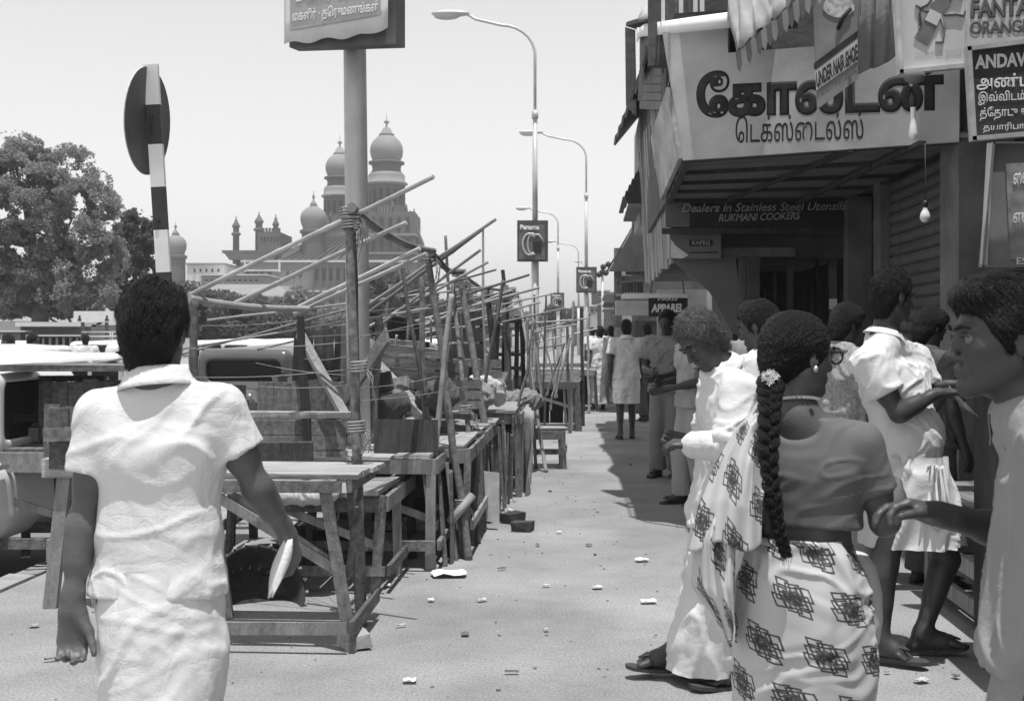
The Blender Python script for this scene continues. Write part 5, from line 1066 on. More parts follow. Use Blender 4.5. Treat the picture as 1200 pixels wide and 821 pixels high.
f4, o4 = bframe('fourth bamboo frame with paired stout posts before the black ladder', [((570, 338, 12), (590, 520, 12), .040, wood_dark), ((592, 334, 13.2), (600, 500, 13.2), .050, wood), ((589, 316, 13.6), (594, 360, 13.6), .03, wood_dark), ((609, 349, 13.5), (640, 560, 12.6), .024, bm), ((618, 372, 13), (628, 520, 13), .022, bm)],
    [((480, 395, 12.6), (633, 354, 12.0), .018, bm), ((500, 397, 13), (663, 361, 12.6), .017, bm), ((573, 338, 12), (602, 342, 13.4), .022, bd_), ((520, 400, 13.4), (617, 349, 13), .015, bm)], [(571, 344, 12, .05), (596, 340, 13.2, .06), (600, 345, 13.3, .06)])
far_p = [((x, y, D_), (x+dx, yb, D_), r, m) for x, y, dx, yb, D_, r, m in ((626, 345, 4, 505, 18, .022, bd_), (640, 352, -2, 480, 19, .02, bm), (648, 376, 3, 470, 20, .022, bm), (664, 365, 4, 500, 17.6, .03, bd_), (672, 352, -3, 495, 18, .03, bm), (681, 360, 2, 490, 19, .035, wood_dark), (656, 380, 8, 490, 18.4, .02, bm), (689, 372, 1, 475, 22, .03, bm))]
f5, o5 = bframe('farthest tangle of thin poles near the second lamp post', far_p, [((600, 392, 18), (690, 372, 18), .02, bm), ((560, 400, 17), (676, 380, 17.5), .02, bm), ((610, 405, 19), (700, 385, 20), .02, bm), ((590, 384, 17), (668, 374, 18), .018, bm), ((600, 412, 16.5), (660, 404, 18), .018, bd_)])
b = MB()
for (x0, y0, x1, y1, D0, D1) in ((215, 408, 414, 400, 6.4, 6.0), (228, 442, 414, 432, 6.4, 6.0), (414, 428, 505, 436, 6, 7.9), (300, 452, 416, 450, 6.8, 6), (352, 395, 540, 378, 7.2, 10), (414, 455, 515, 440, 6, 7.9), (356, 420, 412, 416, 7.2, 6), (215, 381, 352, 375, 6.5, 7.2), (420, 395, 560, 360, 6, 12), (414, 470, 550, 452, 6, 8.6), (300, 425, 420, 440, 7, 6), (430, 365, 580, 345, 7, 12)):
    A, C = Wp(x0, y0, D0)-o1, Wp(x1, y1, D1)-o1; b.tube([lerp(A, C, i/6)+V2(0, 0, -.015*math.sin(PI*i/6)) for i in range(7)], .0024, 4)
b.build('string', string_m, f1)
b = MB(); c = Wp(546, 592, 7.7)-o2; b.tube([c+V2(-.10, -.05, -.10), c+V2(.04, .05, .06)], .028, 8); b.build('short_log', bamboo_m, f2)
# black ladder-like frame
t = thing('display_rack', 'black upright wooden rack standing behind the fourth bamboo posts', 'rack', V2(*Wp(598, 445, 13.4))); k = 13.4/FPX
for x, dx in ((-18, 4), (-9, 3), (7, 1), (16, -3)): MB().beam((x*k, 0, -.1), ((x+dx)*k, 0, 74*k), .05, .05).build('upright', black_m, t)
for z in (68, 30, 14): MB().beam((-17*k, -.02, z*k), (17*k, -.02, z*k), .05, 4*k).build('rung', black_m, t)
# diagonal props
t = thing('leaning_beam', 'broad smooth beam leaning right of the steel post over the crates', 'beam', V2(*Wp(500, 492, 8.6))); MB().beam((0, 0, 0), Wp(440, 428, 8.9)-t.location, .10, .07).build('beam', wood_top, t)
t = thing('leaning_beam', 'long thin slanted lath crossing the clutter left of the steel post', 'beam', V2(*Wp(407, 492, 7.1))); MB().beam((0, 0, 0), Wp(352, 392, 7.6)-t.location, .06, .03).build('beam', wood_pale, t)
# sacking hanging on the sixth stall
G = []
for i in range(14): t_ = i/13; G.append([Gp(606, 582)+V2(.10+.02*math.sin(i*1.4), .05+.09*i, .76*(1-j/9)+.0)+V2(.03*math.sin(i*1.1+j*.5), 0, 0) for j in range(10)])
o = MB().sheet(G, .008).build('sacking', cl_dim, None); tag(o, 'creased sacking hanging down the pavement side of the sixth stall', 'cloth')
for i in range(9):
    p = RS(-1.75+i*.10+RR.uniform(-.1, .1), 6.6+i*.75); o = MB().box((0, 0, .07), (.3+RR.random()*.25, .3, .12+RR.random()*.1), jit=.03).build('stored_box', wood_dark, None, p+V2(-.25, 0, 0)); tag(o, ('first', 'second', 'third', 'fourth', 'fifth', 'sixth', 'seventh', 'eighth', 'ninth')[i]+' dark low box stored in the shade under the stall row, counted from the front', 'box')

# upright props and thin slabs standing along the pavement side under the stalls, and a tangle of crooked poles
for n_, (lab, p0, p1, h) in enumerate((('irregular upright props under the third and fourth stalls', Gp(508, 668), Gp(548, 645), .66), ('dark slab boards closing the side of the fifth stall', Gp(553, 640), Gp(584, 606), .70), ('upright slabs under the sixth stall beside the sacking', Gp(588, 600), Gp(612, 575), .70))):
    t = thing('side_boarding', lab, 'boards', p0)
    for i in range(7):
        a = lerp(p0, p1, (i+.5)/7)-p0+V2(RR.uniform(-.05, .02), 0, 0); MB().beam(a+V2(RR.uniform(-.03, .03), 0, 0), a+V2(RR.uniform(-.06, .03), RR.uniform(-.05, .05), h*RR.uniform(.8, 1.05)), RR.uniform(.04, .13), .02, (1, 0, 0), jit=.006).build('upright_board', wm[RR.randrange(5)], t)
t = thing('crooked_pole_row', 'tangle of thin crooked poles and laths standing up from the middle stalls', 'poles', RS(-1.5, 7.5))
for i in range(26):
    s = 7.6+i*.36+RR.uniform(-.1, .1); r = -1.05-.9*RR.random()+(s-7)*.10; b0 = RS(r, s, .6)-t.location; b1 = b0+V2(RR.uniform(-.25, .25), RR.uniform(-.2, .2), RR.uniform(.6, 1.35)); pole(t, 'thin_pole', b0, b1, RR.uniform(.010, .022), None, (bamboo_m, bamboo_d, wood, bamboo_d)[i % 4], .022)
for i in range(7):
    s = 8.0+i*1.1; r = -1.7-.5*RR.random()+(s-7)*.07; b0 = RS(r-1.6, s+.4, 1.35+RR.uniform(-.15, .25))-t.location; b1 = RS(r+1.0, s, 1.75+RR.uniform(-.15, .25))-t.location; pole(t, 'lath', b0, b1, RR.uniform(.008, .014), None, (bamboo_m, bamboo_d)[i % 2], .012)
t = thing('clutter_heap', 'dark jumble of broken planks and splintered boards heaped on the middle stalls', 'planks', RS(-2.0, 8.0))
for i in range(46):
    s = 7.2+RR.random()*6.5; r = -2.6+RR.random()*1.1+(s-7)*.10; c = RS(r, s, .74+RR.random()*.42)-t.location; d = V2(RR.uniform(-1, 1), RR.uniform(-.7, .7), RR.uniform(-.45, .6)).normalized()*RR.uniform(.15, .5); MB().beam(c-d, c+d, RR.uniform(.06, .16), .02, (RR.uniform(-.4, .4), -.8, .6), jit=.008).build('broken_plank', (wood, wood_dark, wood_dark, wood, wood_dark)[i % 5], t)
# ------------------------------------------------------------------ posts, lamps, cars, passers-by
steel = mat('galvanised_steel', .55, .45, .12, 4, metal=.25, spots=.12); lampm = mat('lamp_grey', .5, .5, .1, 4, metal=.2)
# thick steel post with sign box
D = 7.9; t = thing('sign_post', 'thick round steel post carrying a torn Tamil advertisement box at its top', 'sign post', V2(*Wp(422, 0, D).xy, 0)); zt = Wp(0, 45, D).z
MB().tube([(0, 0, -.02), (-.02, 0, 2), (-.045, 0, zt+.8)], [.079, .077, .074], 24).build('post', steel, t)
o_ = t.location; zb = 3.355; A, B = Wp(334, 0, 7.8), Wp(456, 0, 7.5); A.z = B.z = zb; C = Wp(467, 0, 7.75); A -= o_; B -= o_; C -= o_; n_ = (B-A).cross(V2(0, 0, 1)).normalized(); n_ = n_ if n_.y < 0 else -n_
ub = V2(0, 0, 1.15); MB().prism([A-n_*.05+V2(0, 0, -.02), B-n_*.05+V2(.02, 0, -.07), B-n_*.05+V2(.02, 0, 1.2), A-n_*.05+V2(0, 0, 1.2)], -n_*.12).build('box', mat('box_tin', .14, .7, .3, 3, spots=.2), t)
G = []
for i in range(25):
    s = i/24; cr = (0 if s < .8 else .07*math.sin((s-.8)*5*PI/2)); row = []
    for j in range(9): v = j/8; row.append(lerp(A, B, s)+n_*(.01+.02*cr*5*(1-v))+V2(0, 0, lerp(-.012+cr*.35*(1 if s < .98 else 1.2)+.012*math.sin(s*19), 1.15, v)))
    G.append(row)
MB().sheet(G, .003).build('poster', white_p, t)
pm = mat('poster_mid_grey', .36, .8, .1, 5); pl = mat('poster_darker', .22, .8, .1, 5)
def pp_(s, z, d=.02): return lerp(A, B, s)+n_*d+V2(0, 0, z)
MB().prism([pp_(.07, .07), pp_(.93, .10), pp_(.93, .50), pp_(.07, .44)], n_*.003).build('lower_print', pm, t); MB().prism([pp_(.10, .35, .027), pp_(.3, .38, .027), pp_(.5, .335, .027), pp_(.7, .38, .027), pp_(.92, .43, .027), pp_(.92, 1.1, .027), pp_(.10, 1.1, .027)], n_*.003).build('upper_print', pl, t)
xd = (B-A)
text_mesh('குேளாப · ப\u0bcdராட\u0bcdேவ', t, white_p, pp_(.13, .225, .026), xd*.75, V2(0, 0, .11), (xd*.75).length, .105, .03); text_mesh('மகளிர\u0bcd · தெருமணங\u0bcdகள\u0bcd', t, white_p, pp_(.10, .10, .026), xd*.82, V2(0, 0, .10), (xd*.82).length, .095, .03)
text_mesh('WILSON', t, white_p, pp_(.22, .40, .034), xd*.17, V2(0, 0, .055), (xd*.17).length, .055, .04)
b = MB(); cc_ = pp_(.5, .42, .034); u_ = xd.normalized(); b.prism([cc_+u_*math.cos(a)*.07+V2(0, 0, math.sin(a)*.07) for a in np.linspace(0, 2*PI, 20, endpoint=False)], n_*.003); b.build('round_mark', white_p, t)
# round traffic sign seen from behind on striped post
D = 7.0; base = Gp(214, 677); t = thing('traffic_sign', 'round road sign seen edge-on from behind on a leaning black and white striped post', 'sign', base); top = Wp(177, 76, D)-base; bands = [(0, .20), (.20, .30), (.30, .38), (.38, .46), (.46, .53), (.53, .60), (.60, .682), (.682, .765), (.765, .847), (.847, .923), (.923, 1.0)]
for i, (a, c) in enumerate(bands): MB().beam(lerp(V2(0, 0, 0), top, a), lerp(V2(0, 0, 0), top, c), .082, .035, (0, 1, 0)).build('band', white_p if i % 2 == 0 else mat('stripe_black', .03, .5, .3, 9, spots=.2), t)
for a in (.9, .70): MB().tube([top*a+V2(-.012, -.03, 0), top*a+V2(-.012, -.018, 0)], .012, 8).build('bolt', black_m, t)
cd = Wp(173, 142, D+.05)-base; nd = V2(.993, -.117, 0).normalized(); tl = V2(0, 0, 1); sdv = nd.cross(tl).normalized(); ring = lambda r: [cd+sdv*r*math.cos(a)+(tl+V2(.06, 0, 0))*r*math.sin(a) for a in np.linspace(0, 2*PI, 40, endpoint=False)]
MB().prism(ring(.315), nd*.006).build('disc', mat('sign_back', .16, .55, .2, 4, metal=.3, spots=.2), t)
MB().prism(ring(.315), nd*-.004).build('face', white_p, t)
# street lamps
def lamp(label, px, D, ytop, head_px, sign=None, group=None, r=.07, tw=0.0):
    base = Wp(px, 0, D); base.z = 0; t = thing('street_lamp', label, 'street lamp', base); H = Wp(0, ytop, D).z; k = D/FPX; ax = (head_px-px)*k
    MB().tube([(0, 0, 0), (0, 0, H*.42)], [r*1.25, r*1.1], 12).build('lower_pole', steel, t); MB().tube([(0, 0, H*.42), (0, 0, H*.75)], [r*.85, r*.72], 12).build('upper_pole', steel, t)
    MB().tube([(0, 0, H*.745), (0, 0, H*.765)], r*1.0, 12).build('collar', steel, t)
    R_ = .7; P = [(0, 0, H*.76), (0, 0, H-R_)]+[(-R_*(1-math.cos(a)), 0, H-R_+R_*math.sin(a)*.86) for a in np.linspace(.15, PI/2, 7)]+[(ax*.7, 0, H+.02), (ax+.35, 0, H+.12)]
    MB().tube(P, r*.45, 8).build('arm', steel, t)
    h = thing('tmp', None, None); bpy.data.objects.remove(h)
    F = Field(); F.ell((ax, 0, H+.14), (.40, .12, .07), k=.02); F.ell((ax-.08, 0, H+.08), (.26, .10, .07), k=.03); V, Q = F.mesh(.02); hd = mesh_obj('lamp_head', V, Q, lampm, t, True)
    if sign:
        x0, y0, x1, y1 = sign; a, c = Wp(x0, y1, D)-base, Wp(x1, y0, D)-base; cx, cz = (a.x+c.x)/2, (a.z+c.z)/2; w, h_ = c.x-a.x, c.z-a.z
        f = MB().box((cx, -.13, cz), (w, .05, h_)).build('advert_board', mat('advert_dark', .07, .7, .3, 4), t); y = -.162
        MB().box((cx-w*.02, y+.003, cz-h_*.03), (w*.84, .006, h_*.84)).build('advert_print', mat('advert_mid', .13, .7, .3, 7), f)
        b = MB(); b.tube([(cx-w*.1+w*.22*math.cos(q), y-.004, cz-h_*.08+h_*.26*math.sin(q)) for q in np.linspace(.6, 5.4, 14)], w*.035, 5); b.tube([(cx-w*.0+w*.16*math.cos(q), y-.004, cz-h_*.08+h_*.26*math.sin(q)) for q in np.linspace(.9, 5.2, 14)], w*.03, 5); b.tube([(cx-w*.05, y-.004, cz+h_*.12), (cx+w*.2, y-.004, cz+h_*.16), (cx+w*.38, y-.004, cz-h_*.05)], w*.03, 5); b.build('swirl_print', lampm, f)
        MB().box((cx+w*.15, y-.004, cz-h_*.15), (w*.28, .012, h_*.28)).build('dark_print', black_m, f)
        text_mesh('Panama', f, letter_l, V2(cx-w*.40, y-.012, cz+h_*.27), (1, 0, 0), (0, 0, 1), w*.62, h_*.12, .05) if w > .3 else None
    return t
lamp('nearest tall street lamp with curved arm and the largest square advert board', 627, 24.5, 24, 528, (606, 259, 642, 307)); lamp('second street lamp, right of the nearest, with a smaller advert board', 687, 39, 160, 622, (675, 313, 699, 343)); lamp('third street lamp whose arm ends left of the nearest lamp pole', 654, 62, 247, 613, (645, 343, 661, 361), r=.08); lamp('fourth street lamp, thin pole between second and third', 678, 84, 285, 645, None, r=.09); lamp('farthest street lamp with faint arm behind the second lamp', 690, 118, 308, 678, None, r=.09)
t = thing('lamp_cluster', 'far ornamental lamp stalk with small branching heads left of the awning', 'street lamp', V2(*Wp(706, 0, 60).xy, 0)); k = 60/FPX; H = Wp(0, 322, 60).z; MB().tube([(0, 0, 0), (0, 0, H)], .06, 8).build('pole', steel, t)
for dx, dy in ((0, 3), (-4, 0), (4, 2), (1, 9), (7, 12)): MB().lathe([(.02, -.15), (.14, -.06), (.16, .05), (.05, .16)], (dx*k, 0, H+dy*k), 8).build('lamp_head', black_m, t)
MB().tube([(0, 0, H-1.1), (1.4, 0, H-1.05)], .04, 6).build('arm', steel, t)
# cars
glass_m = bpy.data.materials.new('car_glass'); glass_m.use_nodes = True; gb = glass_m.node_tree.nodes['Principled BSDF']; gb.inputs['Base Color'].default_value = (.08, .08, .08, 1); gb.inputs['Roughness'].default_value = .05; gb.inputs['Transmission Weight'].default_value = .45; gb.inputs['IOR'].default_value = 1.1
paint_w = mat('car_paint_white', .72, .25, .05, 2, spots=.08); paint_d = mat('car_paint_dark', .10, .2, .2, 2); paint_g = mat('car_paint_grey', .3, .25, .1, 2); chrome = mat('chrome', .6, .15, .05, 4, metal=1.0); tyre_m = mat('tyre', .03, .8, .2, 9)
def car(label, loc, rz, paint, roof_h=1.42, rack=False, group=None, h=.03, k=1.0):
    t = thing('parked_car', label, 'car', loc, rz, group); dh = roof_h-1.42; F = Field()
    F.rbox((0, 0, .58), (.70, 1.90, .27), .17, k=.06); F.rbox((0, -1.25, .72), (.52, .75, .20), .16, k=.10); F.rbox((0, 1.35, .68), (.58, .6, .2), .16, k=.10)
    for sx in (-1, 1): F.cap((sx*.62, -1.75, .66), (sx*.66, -.7, .60), .14, .12, k=.08); F.cap((sx*.66, .9, .62), (sx*.60, 1.75, .62), .15, .12, k=.08)
    F.rbox((0, .15, 1.10+dh*.5), (.64, 1.06, .31+dh*.5), .13, k=.06)
    F.ell((0, .15, 1.30+dh), (.60, 1.0, .14), k=.06)
    zc = 1.13+dh*.5; hz = .185+dh*.4
    for y0, y1 in ((-.68, .02), (.10, .72), (.80, .98)): F.rbox((0, (y0+y1)/2, zc), (1.0, (y1-y0)/2, hz), .05, k=.01, neg=True)
    F.rbox((0, .1, zc-.01), (.50, 2.0, hz-.05), .08, k=.01, neg=True); F.rbox((0, .12, 1.0), (.55, .92, .30), .08, k=.01, neg=True)
    for yy in (-1.22, 1.22):
        for sx in (-1, 1): F.cap((sx*.55, yy, .34), (sx*.95, yy, .34), .36, k=.01, neg=True)
    V, Q = F.mesh(h); V = smooth_mesh(V, Q, 1); mesh_obj('body', V, Q, paint, t, True)
    for sx in (-1, 1): MB().box((sx*.615, .15, zc), (.006, 1.70, hz*2-.02)).build('side_window', glass_m, t)
    for sy, yy in ((-1, -.84), (1, 1.13)): MB().box((0, yy, zc), (1.0, .006, hz*2-.03), Matrix.Rotation(-sy*.25, 3, 'X')).build('windscreen', glass_m, t)
    for yy in (-1.22, 1.22):
        for sx in (-1, 1): w = MB().tube([(sx*.56, yy, .31), (sx*.70, yy, .31)], .31, 20, sm=False).build('wheel', tyre_m, t); MB().tube([(sx*.70, yy, .31), (sx*.715, yy, .31)], [.17, .14], 16, sm=False).build('hubcap', chrome, w)
    for sy in (-1, 1): MB().box((0, sy*1.93, .48), (1.36, .06, .10)).build('bumper', chrome, t)
    for sx in (-1, 1): MB().lathe([(.10, 0), (.09, .03), (.04, .05)], (0, 0, 0), 14).build('headlight', lampm, t, (sx*.50, -1.90, .72)).rotation_euler = (PI/2, 0, 0); MB().box((sx*.52, 1.90, .62), (.09, .05, .16)).build('tail_light', mat('lamp_red', .08, .3), t)
    for sx in (-1, 1): 
        for yy in (-.35, .4): MB().box((sx*.715, yy+.25, .80), (.03, .12, .025)).build('door_handle', chrome, t)
    for yy in (-.25, .45): MB().box((0, yy, .78), (1.1, .2, .42)).build('seat_back', wood_dark, t)
    if rack:
        b = MB()
        for i in range(5): b.tube([(-.5, -.5+i*.32, roof_h+.10), (.5, -.5+i*.32, roof_h+.10)], .015, 5)
        for sx in (-.52, .52):
            b.tube([(sx, -.6, roof_h+.10), (sx, .9, roof_h+.10)], .018, 6); b.tube([(sx, -.6, roof_h+.20), (sx, .9, roof_h+.20)], .014, 6)
            for yy in (-.5, .15, .8): b.tube([(sx, yy, roof_h-.06), (sx, yy, roof_h+.20)], .014, 5)
        b.build('roof_rack', steel, t)
    return t
zr = -.15
car('white parked car nearest at the far left edge, door pillar and window showing', RS(-4.25, 7.1, zr), -ST, paint_w, 1.40, h=.022); car('white low car whose long roof shows behind the near man', RS(-5.6, 11.7, zr), -ST+PI, paint_w, 1.42, h=.022); car('dark parked car right of the near man, behind the plank boards', RS(-4.55, 16.4, zr), -ST, paint_d, 1.42, h=.025)
car('white car with rounded roof seen above the dark car', RS(-6.6, 23.0, zr), .9, paint_w, 1.50, h=.025); car('white taxi with roof rack beyond the row, left of the near man', RS(-10.6, 27, zr), 1.3, paint_w, 1.46, True, h=.03); car('grey parked car seen between the bamboo poles', RS(-4.8, 25.5, zr), .2, paint_g, 1.46, h=.03); car('pale parked car farther along behind the poles', RS(-4.9, 31, zr), 0, paint_w, 1.46, h=.03)
for i, (r_, s_, a, m, lab) in enumerate(((-8.2, 16.5, .15, paint_w, 'pale car in the second line beyond the car with the long roof'), (-5.0, 20.9, 0, paint_g, 'grey car parked just beyond the dark car'), (-8.6, 22.5, .3, paint_w, 'pale car beyond the dark car, behind the near man'),(-16.0, 31, 1.2, paint_w, 'small white car beside the low wall of the depot'), (-12.5, 33, 1.5, paint_g, 'grey car behind the roof rack taxi'), (-8.0, 34, .4, paint_d, 'dark car under the low tree beyond the taxi'), (-5, 38, 0, paint_w, 'far white car near the nearest lamp post'), (-10, 40, 1.2, paint_w, 'far white car under the dark trees'))): car(lab, RS(r_, s_, zr), a, m, 1.45, h=.04)
# passers-by, farther people
def face_(J, yaw, pitch=0): J['f'] = V2(math.sin(yaw), math.cos(yaw)*1.0, -pitch); return J
def far_person(label, px, D, H, rz, top, bottom, step=.2, arm=.3, h=.016, hair='short', feet=True, group=None, z=0, sl=.6, end=.12, pitch=0.1, yaw=0, mod=None, hm=None, r=None):
    J = std_pose(H, step, arm); face_(J, yaw, pitch)
    if mod: mod(J)
    p = Wp(px, 0, D); p.z = z
    bt = None if not bottom else (('trousers', bottom[1], {}) if bottom[0] == 't' else ('dhoti', bottom[1], dict(end=end)))
    return figure(label, 'person', p, rz, J, h, hair=hair, hair_mat=hm, top=(top, dict(hem=.02, sl=sl, amp=.012)), bottom=bt, feet=feet, group=group, blades=300 if D < 20 else 0, collar=D < 20)
far_person('man in white shirt and short white wrap walking away on the sunlit pavement', 734, 16.6, 1.66, .0, cl_white, ('d', cl_white), .25, .2, .012, end=.50)
def armfold(J):
    k = J['k']; J['eR'] = V2(.25, -.02, 1.10)*k; J['wR'] = V2(.06, .28, 1.08)*k; J['eL'] = V2(-.25, .02, 1.10)*k; J['wL'] = V2(-.02, .30, 1.02)*k
far_person('man in grey shirt and trousers facing the camera with hands joined, in the shop shade', 782, 12.2, 1.70, PI-.5, cl_grey, ('t', cl_grey), .1, 0, .012, mod=armfold, pitch=.3)
far_person('man in grey shirt behind the elderly man, arm stretched to the left', 812, 10.2, 1.64, PI/2+.3, cl_mid, ('t', cl_mid), .2, 0, .012, mod=armfold, pitch=.3)
far_person('white-shirted man walking left of the short-wrap walker, beside the far stall', 703, 23.2, 1.62, .1, cl_white, ('d', cl_white2), .4, .3); far_person('white-clad man just ahead, half hidden behind the short-wrap walker', 716, 25.5, 1.64, 0, cl_white, ('d', cl_white), .1, .2)
far_person('man in grey shirt with his back turned in the dark doorway', 880, 7.8, 1.66, .4, cl_grey, ('t', cl_dark), 0, 0, .011, hair='curly'); far_person('man with grey checked shirt behind the woman, facing the shutter', 990, 6.9, 1.62, -1.1, mat('checked_cloth', .3, .9, .4, 60), ('t', cl_grey), 0, .2, .011, hair='thick', pitch=.4); far_person('dark-haired man in shadow between stout man and youth', 1088, 6.9, 1.60, -1.2, cl_dark, ('t', cl_dark), 0, 0, .011, hair='thick', pitch=.4)
far_person('man standing inside the shop doorway near the thin frames', 925, 9.5, 1.62, 2.6, cl_dark, ('t', cl_dark), 0, 0, .014); far_person('man in shade right behind the apparel sign walkers', 758, 20, 1.64, .3, cl_mid, ('t', cl_dark), .3, .2)
cr = ((722, 30, cl_white, 'd', 0, 'white-shirted walker in the far crowd, centre of the pavement'), (742, 31, cl_dim, 't', 3.0, 'far walker in dim shirt coming toward the camera'), (731, 34, cl_dark, 't', 0, 'far dark-shirted walker between two white shirts'), (751, 27, cl_white, 't', 3.1, 'far walker in white shirt and dark legs near the shops'), (710, 38, cl_white, 'd', .2, 'far small white-clad walker near the second lamp post'), (764, 24, cl_grey, 't', 0, 'grey-shirted walker close to the shop wall'), (700, 42, cl_dark, 'd', 3.0, 'tiny dark walker at the left of the far crowd'), (727, 45, cl_white, 't', 0, 'tiny white walker deepest in the far crowd'), (746, 40, cl_mid, 'd', 0, 'tiny beige walker under the far awnings'), (694, 33, cl_white, 't', .4, 'white-shirted walker passing the farthest stall'), (757, 34, cl_white, 'd', 3.1, 'far white figure under the ledge'), (717, 52, cl_dim, 't', 0, 'farthest dim walker on the pavement'))
for px, D, c, b_, a, lab in cr: far_person(lab, px, D, RR.uniform(1.56, 1.7), a, c, (b_, cl_white2 if b_ == 'd' else cl_dark), RR.uniform(-.3, .4), .3, .026, feet=False)
for px, D, c, a, lab in ((10, 17, cl_white, 1.5, 'head and shoulders of a man beyond the parked cars at the left edge'), (38, 19, cl_white, -1.2, 'white-shirted man behind the near white car at left'), (100, 24, cl_white2, .5, 'pale-shirted man near the depot wall'), (150, 33, cl_dark, 0, 'dark figure under the small dark tree'), (262, 30, cl_grey, 1, 'grey figure behind the white rounded-roof car'), (300, 36, cl_white, 0, 'small white figure under the low dark tree'), (232, 27, cl_white2, 2.0, 'pale figure just right of the near man, beyond the dark car')): far_person(lab, px, D, 1.62, a, c, ('t', cl_dark), 0, .2, .024, feet=False, z=-.15)
# ------------------------------------------------------------------ the people near the camera
V_ = Vector
def fig_root(name, label, px, D):
    p = Wp(px, 0, D); p.z = 0; return thing('person', label, 'person', p), p
# sari cloth: stepped outline squares with a rosette, in metres of cloth
def sari_mat():
    m = bpy.data.materials.new('sari_print'); m.use_nodes = True; n = m.node_tree.nodes; l = m.node_tree.links; b = n['Principled BSDF']; b.inputs['Roughness'].default_value = .75; b.inputs['Specular IOR Level'].default_value = .3
    at = n.new('ShaderNodeAttribute'); at.attribute_name = 'cloth'; sx = n.new('ShaderNodeSeparateXYZ'); l.new(at.outputs['Vector'], sx.inputs[0])
    nz = n.new('ShaderNodeTexNoise'); nz.inputs['Scale'].default_value = 6; l.new(at.outputs['Vector'], nz.inputs['Vector'])
    def M(op, a, b_=None, c=None):
        q = n.new('ShaderNodeMath'); q.operation = op
        for i, x in enumerate((a, b_, c)):
            if x is None: continue
            if hasattr(x, 'links'): l.new(x, q.inputs[i])
            else: q.inputs[i].default_value = x
        return q.outputs[0]
    S_ = .158
    wob = M('MULTIPLY', M('SUBTRACT', nz.outputs[0], .5), .19)
    u = M('ADD', M('DIVIDE', sx.outputs[0], S_*1.05), wob); v = M('ADD', M('DIVIDE', sx.outputs[1], S_*.80), wob)
    v = M('ADD', v, M('MULTIPLY', u, .22))
    row = M('FLOOR', v); half = M('MULTIPLY', M('MODULO', M('ABSOLUTE', row), 2.0), .5); uu = M('ADD', u, half)
    x = M('SUBTRACT', M('FRACT', uu), .5); y = M('SUBTRACT', M('FRACT', v), .5)
    x = M('MULTIPLY', x, 1.0)
    x2 = M('ADD', x, M('MULTIPLY', y, .35))
    best = None
    for ox, oy, sz in [(.165*i+.07*j, .15*j-.045*i, .115) for i in (-1, 0, 1) for j in (-1, 0, 1)]+[(0, 0, .2)]:
        d = M('ABSOLUTE', M('SUBTRACT', M('MAXIMUM', M('ABSOLUTE', M('SUBTRACT', x2, ox)), M('ABSOLUTE', M('SUBTRACT', y, oy))), sz))
        best = d if best is None else M('MINIMUM', best, d)
    line = M('LESS_THAN', best, .0175)
    r = M('SQRT', M('ADD', M('MULTIPLY', x, x), M('MULTIPLY', y, y)))
    n2 = n.new('ShaderNodeTexNoise'); n2.inputs['Scale'].default_value = 95; l.new(at.outputs['Vector'], n2.inputs['Vector'])
    ros = M('MULTIPLY', M('LESS_THAN', M('ADD', r, M('MULTIPLY', n2.outputs[0], .18)), .245), M('GREATER_THAN', n2.outputs[0], .44))
    ro2 = M('MULTIPLY', M('LESS_THAN', r, .17), .45)
    ink = M('MULTIPLY', M('MINIMUM', M('ADD', M('MAXIMUM', line, ros), ro2), 1.0), M('ADD', .68, M('MULTIPLY', n2.outputs[0], .5)))
    mx = n.new('ShaderNodeMix'); mx.data_type = 'FLOAT'; l.new(ink, mx.inputs[0]); mx.inputs[2].default_value = .52; mx.inputs[3].default_value = .035
    l.new(mx.outputs[0], b.inputs['Base Color'])
    return m
sari_m = sari_mat()
def set_cloth(o, fn):
    me = o.data; at = me.attributes.new('cloth', 'FLOAT_VECTOR', 'POINT'); co = np.empty(len(me.vertices)*3, dtype=np.float32); me.vertices.foreach_get('co', co); co = co.reshape(-1, 3)
    at.data.foreach_set('vector', fn(co).astype(np.float32).ravel())
# ---- man in white walking away, left foreground
D = 2.86; r, o = fig_root('person', 'back view of a man in white', 185, D)
r['label'] = 'man seen from behind in white short-sleeved shirt and white dhoti, walking, nearest on the left'
q = lambda x, y, d=0: Wp(x, y, D+d)-o
J = dict(k=.97, head=q(181, 385, .02), neck=q(185, 449), sL=q(122, 487), sR=q(256, 480), eL=q(97, 612, -.02), wL=q(84, 712, -.06), eR=q(301, 570, .03), wR=q(336, 625, .13),
         hL=q(156, 700), hR=q(216, 700), kL=q(165, 905, .08), kR=q(215, 900, -.05), aL=q(165, 1075, .25), aR=q(215, 1055, -.3), tL=q(160, 1080, .42), tR=q(222, 1095, -.14),
         fw=V_((.04, 1, 0)), f=V_((.05, 1, -.02)), u=V_((0, 0, 1)), hs=.93,
         handL=dict(d=V_((.05, -.05, -1)), n=V_((.15, -1, 0)), t=V_((1, .1, 0)), curl=.62, s=.93), handR=dict(d=V_((.2, .35, -.9)), n=V_((-.9, .2, -.2)), t=V_((.3, .9, .3)), curl=.75, s=.93, thumb=.3))
add_body(r, J, skin_l, .0055, g=.90)
hair_part(r, J['head'], J['f'], J['u'], .93, 'pomp', hair_m, .005, 3200)
J['k'] = 1.0
wl = [((.8, 0, .75), .075, .42, 1.15), ((1, 0, .25), .06, .35, .7), ((-.5, 0, .9), .10, .4, .6), ((1, 0, -.5), .045, .2, .45)]
shirt(r, J, cl_white, hem=-.015, sl=.54, ease=.013, amp=.0065, h=.0055, seed=12, wl=wl, sflare=.002, g=1.0)
strip_collar(r, J, cl_white, r=.057, hgt=.030)
mh = J['mh']; K = 1.0
